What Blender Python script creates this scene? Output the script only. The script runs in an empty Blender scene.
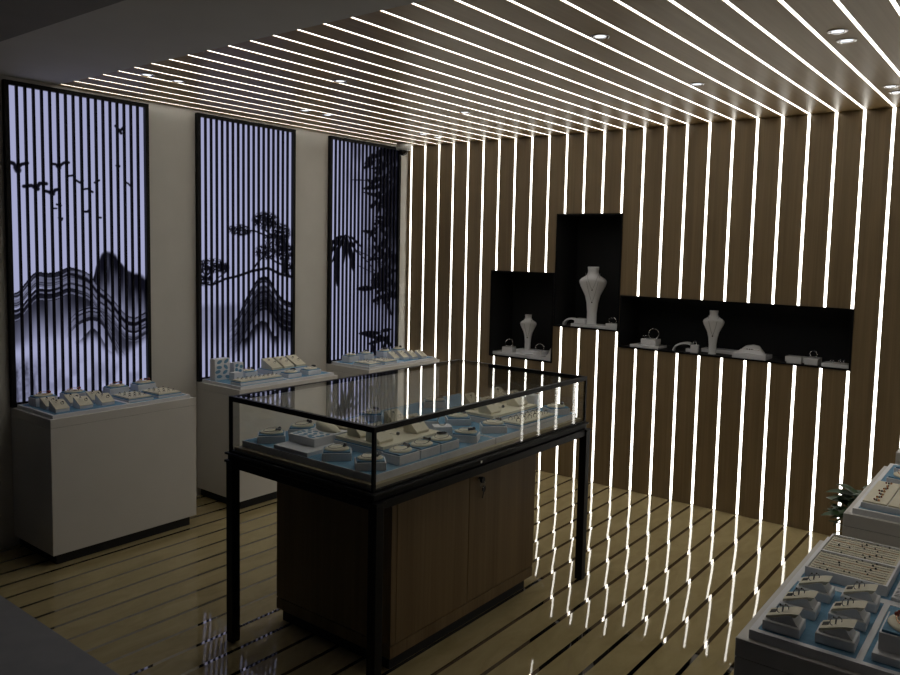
import bpy, bmesh, math, random
import numpy as np
from mathutils import Matrix, Vector
random.seed(7)
rng = np.random.default_rng(11)
SC = bpy.context.scene
COL = SC.collection
PI = math.pi

# ------------------------------------------------------------------ camera, world, exposure
F_PX, YAW, PITCH, ROLL = 776.67, -0.653483, -0.083415, 0.022543
PX0, PY0 = 462.59, 313.49          # principal point (the photograph is a crop)
CAM = np.array([4.39854, -4.98755, 1.67611])
def cam_axes():
    f = np.array([math.sin(YAW)*math.cos(PITCH), math.cos(YAW)*math.cos(PITCH), math.sin(PITCH)])
    r = np.array([math.cos(YAW), -math.sin(YAW), 0.0]); u = np.cross(r, f)
    c, s = math.cos(ROLL), math.sin(ROLL)
    return c*r+s*u, -s*r+c*u, f
AX_R, AX_U, AX_F = cam_axes()
cd = bpy.data.cameras.new('camera'); cam = bpy.data.objects.new('camera', cd); COL.objects.link(cam)
cd.sensor_fit = 'HORIZONTAL'; cd.sensor_width = 36.0; cd.lens = 36.0*F_PX/900.0; cd.clip_start = 0.02; cd.shift_x = -(PX0-450)/900; cd.shift_y = (PY0-337.5)/900
cam.matrix_world = Matrix(((AX_R[0], AX_U[0], -AX_F[0], CAM[0]), (AX_R[1], AX_U[1], -AX_F[1], CAM[1]),
                           (AX_R[2], AX_U[2], -AX_F[2], CAM[2]), (0, 0, 0, 1)))
SC.camera = cam
W = bpy.data.worlds.new('world'); SC.world = W; W.use_nodes = True
W.node_tree.nodes['Background'].inputs[0].default_value = (0.55, 0.6, 0.7, 1)
W.node_tree.nodes['Background'].inputs[1].default_value = 0.012
SC.view_settings.view_transform = 'Standard'; SC.view_settings.look = 'None'
SC.view_settings.gamma = 1.0; SC.view_settings.use_curve_mapping = False
SC.view_settings.exposure = 0.28
try:
    SC.cycles.use_denoising = True
    SC.cycles.max_bounces = 8; SC.cycles.diffuse_bounces = 4; SC.cycles.transparent_max_bounces = 24
    SC.cycles.caustics_reflective = False; SC.cycles.caustics_refractive = False
except Exception:
    pass
STRIP_POWER = 4.8          # the LED strips in wall and ceiling: the room's main light
LIGHTBOX_POWER = 1.0
SPOT_POWER = 1.1

# pixel (in the 900x675 frame) to a point on a plane that the thing touches
def ray(px, py):
    return AX_R*(px-PX0)/F_PX + AX_U*(PY0-py)/F_PX + AX_F
def onz(px, py, z):
    d = ray(px, py); p = CAM + d*(z-CAM[2])/d[2]; return float(p[0]), float(p[1])
def onx(px, py, x):
    d = ray(px, py); p = CAM + d*(x-CAM[0])/d[0]; return float(p[1]), float(p[2])

# ------------------------------------------------------------------ materials
def lin(c):
    return tuple(((v/255)/12.92 if v/255 <= 0.04045 else ((v/255+0.055)/1.055)**2.4) for v in c)
def newmat(name):
    m = bpy.data.materials.new(name); m.use_nodes = True
    nt = m.node_tree; b = nt.nodes['Principled BSDF']; return m, nt, b
def plain(name, col, rough=0.5, metal=0.0, noise=0.0, nscale=30.0, bump=0.0, bscale=200.0, ior=1.5):
    m, nt, b = newmat(name)
    b.inputs['Base Color'].default_value = (*col, 1); b.inputs['Roughness'].default_value = rough
    b.inputs['Metallic'].default_value = metal; b.inputs['IOR'].default_value = ior
    tc = nt.nodes.new('ShaderNodeTexCoord')
    if noise > 0:
        n = nt.nodes.new('ShaderNodeTexNoise'); n.inputs['Scale'].default_value = nscale; n.inputs['Detail'].default_value = 4
        r = nt.nodes.new('ShaderNodeValToRGB')
        r.color_ramp.elements[0].color = (*[c*(1-noise) for c in col], 1); r.color_ramp.elements[0].position = 0.3
        r.color_ramp.elements[1].color = (*[min(1, c*(1+noise)) for c in col], 1); r.color_ramp.elements[1].position = 0.7
        nt.links.new(tc.outputs['Object'], n.inputs['Vector']); nt.links.new(n.outputs['Fac'], r.inputs['Fac'])
        nt.links.new(r.outputs['Color'], b.inputs['Base Color'])
    if bump > 0:
        n2 = nt.nodes.new('ShaderNodeTexNoise'); n2.inputs['Scale'].default_value = bscale
        bp = nt.nodes.new('ShaderNodeBump'); bp.inputs['Strength'].default_value = bump; bp.inputs['Distance'].default_value = 0.002
        nt.links.new(tc.outputs['Object'], n2.inputs['Vector']); nt.links.new(n2.outputs['Fac'], bp.inputs['Height'])
        nt.links.new(bp.outputs['Normal'], b.inputs['Normal'])
    return m
def wood(name, dark, light, axis, rough=0.4, ior=1.5):
    m, nt, b = newmat(name)
    tc = nt.nodes.new('ShaderNodeTexCoord'); oi = nt.nodes.new('ShaderNodeObjectInfo')
    mp = nt.nodes.new('ShaderNodeMapping'); s = [70.0, 70.0, 70.0]; s[axis] = 1.3; mp.inputs['Scale'].default_value = s
    cb = nt.nodes.new('ShaderNodeCombineXYZ'); mu = nt.nodes.new('ShaderNodeMath'); mu.operation = 'MULTIPLY'; mu.inputs[1].default_value = 37.0
    nt.links.new(oi.outputs['Random'], mu.inputs[0])
    for i in range(3): nt.links.new(mu.outputs[0], cb.inputs[i])
    nt.links.new(tc.outputs['Object'], mp.inputs['Vector']); nt.links.new(cb.outputs[0], mp.inputs['Location'])
    n = nt.nodes.new('ShaderNodeTexNoise'); n.inputs['Scale'].default_value = 1.0; n.inputs['Detail'].default_value = 6; n.inputs['Roughness'].default_value = 0.65
    nt.links.new(mp.outputs[0], n.inputs['Vector'])
    mp2 = nt.nodes.new('ShaderNodeMapping'); s2 = [11.0, 11.0, 11.0]; s2[axis] = 0.5; mp2.inputs['Scale'].default_value = s2
    nt.links.new(tc.outputs['Object'], mp2.inputs['Vector']); nt.links.new(cb.outputs[0], mp2.inputs['Location'])
    n2 = nt.nodes.new('ShaderNodeTexNoise'); n2.inputs['Scale'].default_value = 1.0; n2.inputs['Detail'].default_value = 3
    nt.links.new(mp2.outputs[0], n2.inputs['Vector'])
    mx = nt.nodes.new('ShaderNodeMath'); mx.operation = 'ADD'
    h = nt.nodes.new('ShaderNodeMath'); h.operation = 'MULTIPLY'; h.inputs[1].default_value = 0.5
    nt.links.new(n.outputs['Fac'], mx.inputs[0]); nt.links.new(n2.outputs['Fac'], mx.inputs[1]); nt.links.new(mx.outputs[0], h.inputs[0])
    r = nt.nodes.new('ShaderNodeValToRGB')
    r.color_ramp.elements[0].color = (*dark, 1); r.color_ramp.elements[0].position = 0.34
    r.color_ramp.elements[1].color = (*light, 1); r.color_ramp.elements[1].position = 0.66
    nt.links.new(h.outputs[0], r.inputs['Fac']); nt.links.new(r.outputs['Color'], b.inputs['Base Color'])
    b.inputs['Roughness'].default_value = rough; b.inputs['IOR'].default_value = ior
    bp = nt.nodes.new('ShaderNodeBump'); bp.inputs['Strength'].default_value = 0.08; bp.inputs['Distance'].default_value = 0.001
    nt.links.new(n.outputs['Fac'], bp.inputs['Height']); nt.links.new(bp.outputs['Normal'], b.inputs['Normal'])
    return m
def emit(name, col, power):
    m = bpy.data.materials.new(name); m.use_nodes = True; nt = m.node_tree
    nt.nodes.remove(nt.nodes['Principled BSDF']); e = nt.nodes.new('ShaderNodeEmission')
    e.inputs[0].default_value = (*col, 1); e.inputs[1].default_value = power
    nt.links.new(e.outputs[0], nt.nodes['Material Output'].inputs[0]); return m
def glass(name, tint=(0.985, 0.993, 0.990)):
    m = bpy.data.materials.new(name); m.use_nodes = True; nt = m.node_tree
    nt.nodes.remove(nt.nodes['Principled BSDF'])
    t = nt.nodes.new('ShaderNodeBsdfTransparent'); t.inputs[0].default_value = (*tint, 1)
    g = nt.nodes.new('ShaderNodeBsdfGlossy'); g.inputs['Roughness'].default_value = 0.0; g.inputs['Color'].default_value = (1, 1, 1, 1)
    lw = nt.nodes.new('ShaderNodeLayerWeight'); lw.inputs[0].default_value = 0.5
    pw = nt.nodes.new('ShaderNodeMath'); pw.operation = 'POWER'; pw.inputs[1].default_value = 5.0
    f = nt.nodes.new('ShaderNodeMath'); f.operation = 'MULTIPLY_ADD'; f.inputs[1].default_value = 0.96; f.inputs[2].default_value = 0.04
    nt.links.new(lw.outputs['Facing'], pw.inputs[0]); nt.links.new(pw.outputs[0], f.inputs[0])
    mx = nt.nodes.new('ShaderNodeMixShader'); nt.links.new(f.outputs[0], mx.inputs[0])
    nt.links.new(t.outputs[0], mx.inputs[1]); nt.links.new(g.outputs[0], mx.inputs[2])
    nt.links.new(mx.outputs[0], nt.nodes['Material Output'].inputs[0]); return m
def marble():
    m, nt, b = newmat('floor_marble'); tc = nt.nodes.new('ShaderNodeTexCoord'); oi = nt.nodes.new('ShaderNodeObjectInfo')
    mp = nt.nodes.new('ShaderNodeMapping'); mp.inputs['Scale'].default_value = (4.0, 1.6, 4.0)
    nt.links.new(tc.outputs['Object'], mp.inputs['Vector']); nt.links.new(oi.outputs['Random'], mp.inputs['Location'])
    n = nt.nodes.new('ShaderNodeTexNoise'); n.inputs['Scale'].default_value = 2.5; n.inputs['Detail'].default_value = 8; n.inputs['Roughness'].default_value = 0.6; n.inputs['Distortion'].default_value = 0.8
    nt.links.new(mp.outputs[0], n.inputs['Vector'])
    r = nt.nodes.new('ShaderNodeValToRGB')
    r.color_ramp.elements[0].color = (0.315, 0.250, 0.124, 1); r.color_ramp.elements[0].position = 0.3
    r.color_ramp.elements[1].color = (0.41, 0.335, 0.178, 1); r.color_ramp.elements[1].position = 0.7
    nt.links.new(n.outputs['Fac'], r.inputs['Fac']); nt.links.new(r.outputs['Color'], b.inputs['Base Color'])
    b.inputs['Roughness'].default_value = 0.03; b.inputs['IOR'].default_value = 1.52
    return m
M = dict(
    wall_wood=wood('wall_oak_veneer', (0.155, 0.107, 0.053), (0.265, 0.192, 0.104), 2, 0.42),
    ceil_wood=wood('ceiling_oak_veneer', (0.255, 0.168, 0.072), (0.36, 0.25, 0.122), 1, 0.38, 1.30),
    cab_wood=wood('cabinet_oak_veneer', (0.115, 0.074, 0.034), (0.20, 0.135, 0.068), 2, 0.5, 1.4),
    strip=emit('led_strip', (1.0, 0.965, 0.88), STRIP_POWER),
    spot=emit('spot_lens', (0.9, 0.93, 1.0), SPOT_POWER),
    white_wall=plain('wall_paint', (0.56, 0.54, 0.50), 0.7, noise=0.03, nscale=6, bump=0.05, bscale=300),
    ceil_paint=plain('ceiling_paint', (0.50, 0.48, 0.45), 0.8, noise=0.03, nscale=4),
    dark_paint=plain('corridor_ceiling_paint', (0.20, 0.185, 0.17), 0.8, noise=0.05, nscale=4),
    cab_white=plain('cabinet_white_lacquer', (0.60, 0.585, 0.56), 0.45, noise=0.02, nscale=5),
    tray_white=plain('tray_white', (0.72, 0.73, 0.76), 0.4, noise=0.02, nscale=20),
    black=plain('black_metal', (0.005, 0.005, 0.006), 0.42, noise=0.1, nscale=20, ior=1.25),
    black_matt=plain('black_matt', (0.004, 0.004, 0.005), 0.7, noise=0.1, nscale=10),
    slat=plain('black_slat', (0.006, 0.006, 0.012), 0.6, noise=0.1, nscale=10, ior=1.2),
    velvet=plain('blue_velvet', (0.15, 0.315, 0.475), 0.85, noise=0.08, nscale=60, bump=0.2, bscale=900),
    cream=plain('cream_leatherette', (0.72, 0.675, 0.53), 0.6, noise=0.04, nscale=40, bump=0.15, bscale=700),
    bust=plain('white_bust_lacquer', (0.72, 0.72, 0.74), 0.16, noise=0.02, nscale=10),
    silver=plain('silver', (0.75, 0.74, 0.72), 0.18, metal=1.0, noise=0.05, nscale=90),
    gold=plain('rose_gold', (0.72, 0.43, 0.26), 0.2, metal=1.0, noise=0.05, nscale=90),
    gem_dark=plain('dark_gem', (0.02, 0.022, 0.045), 0.08, noise=0.2, nscale=200, ior=1.9),
    gem_red=plain('red_gem', (0.25, 0.03, 0.02), 0.1, noise=0.2, nscale=200, ior=1.9),
    inner=plain('showcase_inner_panel', (0.40, 0.34, 0.22), 0.5, noise=0.04, nscale=20),
    glass=glass('clear_glass'),
    marble=marble(),
    inlay=plain('dark_mirror_steel_inlay', (0.40, 0.37, 0.33), 0.03, metal=1.0, noise=0.05, nscale=20),
    grey_floor=plain('corridor_stone', (0.20, 0.20, 0.22), 0.5, noise=0.08, nscale=9),
    leaf=plain('plant_leaf', (0.030, 0.070, 0.022), 0.4, noise=0.3, nscale=25),
    pot=plain('pot_ceramic', (0.35, 0.33, 0.30), 0.4, noise=0.05, nscale=15),
    soil=plain('potting_soil', (0.03, 0.02, 0.012), 0.9, noise=0.4, nscale=80),
    dome=plain('camera_white_plastic', (0.6, 0.6, 0.58), 0.35, noise=0.02, nscale=20),
    dome_dark=plain('camera_smoked_dome', (0.015, 0.015, 0.015), 0.06, noise=0.1, nscale=20),
    chrome=plain('chrome', (0.7, 0.7, 0.72), 0.12, metal=1.0, noise=0.03, nscale=50),
    joint=plain('floor_screed', (0.05, 0.045, 0.035), 0.7, noise=0.1, nscale=20),
)

M['chain_dark'] = plain('aged_silver', (0.25, 0.25, 0.26), 0.3, metal=1.0, noise=0.05, nscale=90)

# ------------------------------------------------------------------ mesh helpers
class MB:
    def __init__(s): s.v = []; s.f = []; s.sm = []
    def add(s, vs, fs, smooth=False):
        o = len(s.v); s.v += [tuple(map(float, v)) for v in vs]; s.f += [tuple(i+o for i in f) for f in fs]; s.sm += [smooth]*len(fs); return s
    def box(s, x0, x1, y0, y1, z0, z1):
        return s.add([(x0,y0,z0),(x1,y0,z0),(x1,y1,z0),(x0,y1,z0),(x0,y0,z1),(x1,y0,z1),(x1,y1,z1),(x0,y1,z1)],
                     [(0,3,2,1),(4,5,6,7),(0,1,5,4),(1,2,6,5),(2,3,7,6),(3,0,4,7)])
    def prism(s, pts, axis, a, b):
        # polygon pts in the two other axes, extruded along axis from a to b
        n = len(pts); vs = []
        for c in (a, b):
            for p, q in pts:
                vs.append({0:(c,p,q), 1:(p,c,q), 2:(p,q,c)}[axis])
        fs = [tuple(range(n-1,-1,-1)), tuple(range(n, 2*n))] + [(i,(i+1)%n,(i+1)%n+n,i+n) for i in range(n)]
        return s.add(vs, fs)
    def loft(s, rings, cap=True, smooth=True, closed=False):
        n = len(rings[0]); vs = [p for r in rings for p in r]; fs = []
        m = len(rings)
        for k in range(m if closed else m-1):
            k2 = (k+1) % m
            for i in range(n): fs.append((k*n+i, k*n+(i+1)%n, k2*n+(i+1)%n, k2*n+i))
        s.add(vs, fs, smooth)
        if cap and not closed:
            s.add(rings[0], [tuple(range(n-1,-1,-1))]); s.add(rings[-1], [tuple(range(n))])
        return s
    def lathe(s, prof, cx=0, cy=0, n=20, sx=1, sy=1, smooth=True, cap=True):
        return s.loft([[(cx+r*sx*math.cos(2*PI*i/n), cy+r*sy*math.sin(2*PI*i/n), z) for i in range(n)] for r, z in prof], cap, smooth)
    def tube(s, pts, r, n=6, closed=False, smooth=True):
        pts = [Vector(p) for p in pts]; rings = []; m = len(pts)
        for k, p in enumerate(pts):
            a = pts[(k-1) % m] if closed or k > 0 else p; b = pts[(k+1) % m] if closed or k < m-1 else p
            t = (b-a).normalized(); up = Vector((0,0,1)) if abs(t.z) < 0.9 else Vector((1,0,0))
            u = t.cross(up).normalized(); v = u.cross(t)
            rings.append([p + u*r*math.cos(2*PI*i/n) + v*r*math.sin(2*PI*i/n) for i in range(n)])
        return s.loft(rings, True, smooth, closed)
    def mesh(s, name):
        me = bpy.data.meshes.new(name); me.from_pydata(s.v, [], s.f)
        me.polygons.foreach_set('use_smooth', s.sm)
        bm = bmesh.new(); bm.from_mesh(me); bmesh.ops.recalc_face_normals(bm, faces=bm.faces); bm.to_mesh(me); bm.free()
        me.update(); return me
    def obj(s, name, mat, parent=None): return link(name, s.mesh(name), mat, parent)
def link(name, me, mat, parent=None):
    if mat is not None and not me.materials: me.materials.append(M[mat] if isinstance(mat, str) else mat)
    o = bpy.data.objects.new(name, me); COL.objects.link(o)
    if parent is not None: o.parent = parent
    return o
def bev(name, x0, x1, y0, y1, z0, z1, b, mat, parent=None, seg=2):
    bm = bmesh.new(); bmesh.ops.create_cube(bm, size=1.0)
    for v in bm.verts:
        v.co = ((x0+x1)/2+v.co.x*(x1-x0), (y0+y1)/2+v.co.y*(y1-y0), (z0+z1)/2+v.co.z*(z1-z0))
    bmesh.ops.bevel(bm, geom=bm.edges[:], offset=b, segments=seg, affect='EDGES', profile=0.5)
    me = bpy.data.meshes.new(name); bm.to_mesh(me); bm.free()
    return link(name, me, mat, parent)
def tag(o, label=None, cat=None, group=None, kind=None):
    if label: o['label'] = label
    if cat: o['category'] = cat
    if group: o['group'] = group
    if kind: o['kind'] = kind
    return o
def thing(name, label, cat, loc, rz=0.0, group=None):
    o = bpy.data.objects.new(name, None); COL.objects.link(o); o.empty_display_size = 0.05
    o.location = loc; o.rotation_euler = (0, 0, rz); return tag(o, label, cat, group)
def kids(o): return [c for c in ALLOBJ() if c.parent == o]
def ALLOBJ(): return list(COL.objects)
def copy_tree(o, loc, rz, label=None, group=None):
    r = o.copy(); COL.objects.link(r); r.location = loc; r.rotation_euler = (0, 0, rz)
    if label: r['label'] = label
    if group: r['group'] = group
    for ch in o.children:
        c = ch.copy(); COL.objects.link(c); c.parent = r
        for g in ch.children:
            d = g.copy(); COL.objects.link(d); d.parent = c
    return r

# ------------------------------------------------------------------ room dimensions (metres)
P = 0.15                    # pitch of strips, boards and floor planks
H = 2.5213                  # wooden ceiling
XL, XR = -0.040, 4.290
YF = -3.49                  # shop front line
YC = -2.9015                # front edge of the wooden ceiling
N = 29
CW = 0.0074                 # half width of a ceiling strip
SW = 0.0085                 # half width of a light strip
NICHES = [(0.856, 1.432, 0.838, 1.512), (1.437, 1.966, 1.116, 1.946), (1.972, 3.463, 1.009, 1.376)]
DEPTH = 0.30

# ------------------------------------------------------------------ back wall: boards, strips, niches
def cells(x0, x1, z0, z1):
    xs = sorted({x0, x1, *[v for n in NICHES for v in n[:2] if x0 < v < x1]})
    zs = sorted({z0, z1, *[v for n in NICHES for v in n[2:] if z0 < v < z1]})
    out = {}
    for i in range(len(xs)-1):
        for k in range(len(zs)-1):
            cx, cz = (xs[i]+xs[i+1])/2, (zs[k]+zs[k+1])/2
            if not any(a < cx < b and c < cz < d for a, b, c, d in NICHES): out[(i, k)] = (xs[i], xs[i+1], zs[k], zs[k+1])
    groups = []; todo = set(out)
    while todo:
        st = [todo.pop()]; g = []
        while st:
            i, k = st.pop(); g.append(out[(i, k)])
            for nb in ((i+1,k),(i-1,k),(i,k+1),(i,k-1)):
                if nb in todo: todo.remove(nb); st.append(nb)
        groups.append(g)
    return groups
mb = MB()
for g in cells(XL, XR, 0.0, H+0.1):
    for a, b, c, d in g: mb.box(a, b, 0.016, 0.06, c, d)
wall_back = tag(mb.obj('wall_back', 'black_matt'), kind='structure')
edges = [XL] + [i*P for i in range(N)] + [XR]
for k in range(N+1):
    a = edges[k] + (SW if k > 0 else 0.0005); b = edges[k+1] - (SW if k < N else 0.0005)
    for g in cells(a, b, 0.0, H-0.001):
        mb = MB()
        for x0, x1, z0, z1 in g: mb.box(x0, x1, 0.0, 0.016, z0, z1)
        mb.obj('wood_panel', 'wall_wood', wall_back)
for i in range(N):
    for g in cells(i*P-SW+0.0004, i*P+SW-0.0004, 0.003, H-0.001):
        if max(c[1]-c[0] for c in g) < 0.010: continue
        mb = MB()
        for x0, x1, z0, z1 in g: mb.box(x0, x1, 0.004, 0.014, z0, z1)
        mb.obj('light_strip', 'strip', wall_back)
for (a, b, c, d) in NICHES:
    mb = MB(); t = 0.008
    mb.box(a, b, DEPTH, DEPTH+t, c, d); mb.box(a, a+t, 0.0, DEPTH, c, d); mb.box(b-t, b, 0.0, DEPTH, c, d)
    mb.box(a+t, b-t, 0.0, DEPTH, c, c+t); mb.box(a+t, b-t, 0.0, DEPTH, d-t, d)
    nb = mb.obj('niche_lining', 'black_matt', wall_back)
    mb = MB(); e = 0.010
    mb.box(a, a+e, -0.008, 0.0, c, d); mb.box(b-e, b, -0.008, 0.0, c, d); mb.box(a+e, b-e, -0.008, 0.0, c, c+e); mb.box(a+e, b-e, -0.008, 0.0, d-e, d)
    mb.obj('niche_frame', 'black', nb)
    m_ = 3 if b-a < 1 else 7
    for q in range(m_):
        x = a+(b-a)*(q+0.5)/m_
        MB().lathe([(0.008, d-t-0.003), (0.008, d-t)], x, 0.06, 10).obj('mini_light', 'chrome', nb)

# ------------------------------------------------------------------ other walls
wall_left = tag(MB().box(XL-0.08, XL, YF, 0.06, 0, H+0.06).obj('wall_left', 'white_wall'), kind='structure')
wall_right = tag(MB().box(XR, XR+0.08, YF, 0.06, 0, H+0.06).obj('wall_right', 'white_wall'), kind='structure')
tag(MB().box(-2.6, XL-0.08, YF, YF+0.10, 0, H+0.06).obj('wall_front', 'white_wall'), kind='structure')
tag(MB().box(XR+0.08, 7.0, YF, YF+0.10, 0, H+0.06).obj('wall_front', 'white_wall'), kind='structure')

# ------------------------------------------------------------------ ceiling
ceiling = tag(MB().box(XL, XR, YF, YC, H, H+0.06).box(XL, XR, YC, 0.016, H+0.014, H+0.06).obj('ceiling', 'ceil_paint'), kind='structure')
for k in range(N+1):
    a = edges[k] + (CW if k > 0 else 0.0005); b = edges[k+1] - (CW if k < N else 0.0005)
    MB().box(a, b, YC+0.0005, 0.016, H, H+0.014).obj('wood_plank', 'ceil_wood', ceiling)
for i in range(N):
    MB().box(i*P-CW+0.0004, i*P+CW-0.0004, YC+0.0005, -0.001, H+0.002, H+0.012).obj('light_strip', 'strip', ceiling)
tag(MB().box(-2.6, 7.0, -7.5, YF, H-0.001, H+0.06).obj('ceiling_corridor', 'dark_paint'), kind='structure')

# ------------------------------------------------------------------ floor: planks and black inlay strips, laid by hand (each a hair off level)
floor = tag(MB().box(XL, XR, YF, 0.016, -0.05, -0.006).obj('floor', 'joint'), kind='structure')
IW = 0.0092
def smooth_profile(nseg, amp):
    t = np.linspace(0, 1, nseg+1); y = np.zeros(nseg+1)
    for fq in (1.5, 3.1, 5.3): y += rng.normal()*np.sin(2*PI*(fq*t+rng.random()))/fq
    return amp*y
for k in range(N+1):
    a = edges[k] + (IW if k > 0 else 0.0); b = edges[k+1] - (IW if k < N else 0.0)
    nx, ny = 6, 36; wv = smooth_profile(ny, 0.00030); tw = smooth_profile(ny, 0.0040); tilt = rng.normal()*0.0022; crown = 0.00018+abs(rng.normal())*0.00008
    vs = []; fs = []
    for j in range(ny+1):
        for i in range(nx+1):
            u = i/nx-0.5
            vs.append((a+(b-a)*i/nx, YF+(0.0-YF)*j/ny, wv[j]+(tilt+tw[j])*u*(b-a) - crown*(2*u)**2))
    for j in range(ny):
        for i in range(nx):
            q = j*(nx+1)+i; fs.append((q, q+1, q+nx+2, q+nx+1))
    mb = MB(); mb.add(vs, fs, True); mb.box(a, b, YF, 0.0, -0.006, -0.0008)
    mb.obj('floor_plank', 'marble', floor)
for i in range(N):
    th = rng.normal()*0.0060; x = i*P; z0 = -0.0004
    pts = [(x-IW, z0-IW*th), (x+IW, z0+IW*th), (x+IW, -0.006), (x-IW, -0.006)]
    MB().prism(pts, 1, YF, 0.0).obj('inlay_strip', 'inlay', floor)
tag(MB().box(-2.6, 7.0, -7.5, YF, -0.05, 0.0015).obj('floor_corridor', 'grey_floor'), kind='structure')

# ------------------------------------------------------------------ ink art light boxes on the left wall
XA = XL+0.006                              # plane of the print
def vnoise(y, z, sy, sz, seed):
    g = np.random.default_rng(seed).random((64, 64)); a = (y*sy) % 63; b = (z*sz) % 63
    i = np.floor(a).astype(int); j = np.floor(b).astype(int); fa = a-i; fb = b-j; fa = fa*fa*(3-2*fa); fb = fb*fb*(3-2*fb)
    i2 = (i+1) % 64; j2 = (j+1) % 64
    return (g[i,j]*(1-fa)+g[i2,j]*fa)*(1-fb)+(g[i,j2]*(1-fa)+g[i2,j2]*fa)*fb
def sst(a, b, x):
    t = np.clip((x-a)/(b-a), 0, 1); return t*t*(3-2*t)
def W2(pts): return [onx(px, py, XA) for px, py in pts]
def stroke(Y, Z, pts, w0, w1=None):
    pts = W2(pts); w1 = w0 if w1 is None else w1; ink = np.zeros_like(Y); m = max(1, len(pts)-1)
    for k in range(m):
        (y0, z0), (y1, z1) = pts[k], pts[min(k+1, len(pts)-1)]
        dy, dz = y1-y0, z1-z0; L = dy*dy+dz*dz+1e-9
        t = np.clip(((Y-y0)*dy+(Z-z0)*dz)/L, 0, 1)
        d = np.hypot(Y-y0-t*dy, Z-z0-t*dz); w = w0+(w1-w0)*(k+t)/m
        ink = np.maximum(ink, 1-sst(w*0.7, w*1.25+0.0012, d))
    return ink
def leafstroke(Y, Z, p, q, w):
    (y0, z0), (y1, z1) = W2([p, q]); dy, dz = y1-y0, z1-z0; L = dy*dy+dz*dz+1e-9
    t = np.clip(((Y-y0)*dy+(Z-z0)*dz)/L, 0, 1); d = np.hypot(Y-y0-t*dy, Z-z0-t*dz)
    ww = w*np.sin(PI*np.clip(t*0.92+0.06, 0, 1))**0.7
    return 1-sst(ww*0.75, ww+0.002, d)
def ridge(pts, Y):
    w = W2(pts); ys = np.array([p[0] for p in w]); zs = np.array([p[1] for p in w]); o = np.argsort(ys)
    ys, zs = ys[o], zs[o]; r = np.zeros_like(Y); n = 0
    for s in (-0.016, -0.008, 0, 0.008, 0.016): r += np.interp(Y+s, ys, zs); n += 1
    return r/n, (Y > ys[0]-0.03) & (Y < ys[-1]+0.03)
def strata(d, Y, depth, freq, seed):
    q = d+0.012*(vnoise(Y+9, d+3, 11, 9, seed)-0.5)
    n1 = vnoise(q+1.0, Y+9, freq*3.4, 2.2, seed+2); n2 = vnoise(q+2.0, Y+9, freq*2.2, 1.7, seed+4)
    l = 0.50+0.46*sst(0.40, 0.62, n1)-0.10*sst(0.2, 0.5, n2)-0.55*sst(0.80, 0.93, n2)
    return np.where((d > 0) & (d < depth), np.clip(l, 0.06, 0.97), 0)
def pad(Y, Z, c, ry, rz, seed, dens=0.5):
    (y0, z0) = onx(c[0], c[1], XA); q = ((Y-y0)/ry)**2+((Z-z0)/rz)**2
    n = vnoise(Y, Z, 95, 120, seed)*0.55+vnoise(Y, Z, 210, 260, seed+1)*0.45
    return np.clip(sst(1.25, 0.55, q)*sst(dens-0.08, dens+0.10, n+0.15*(1-q)), 0, 1)
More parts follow.
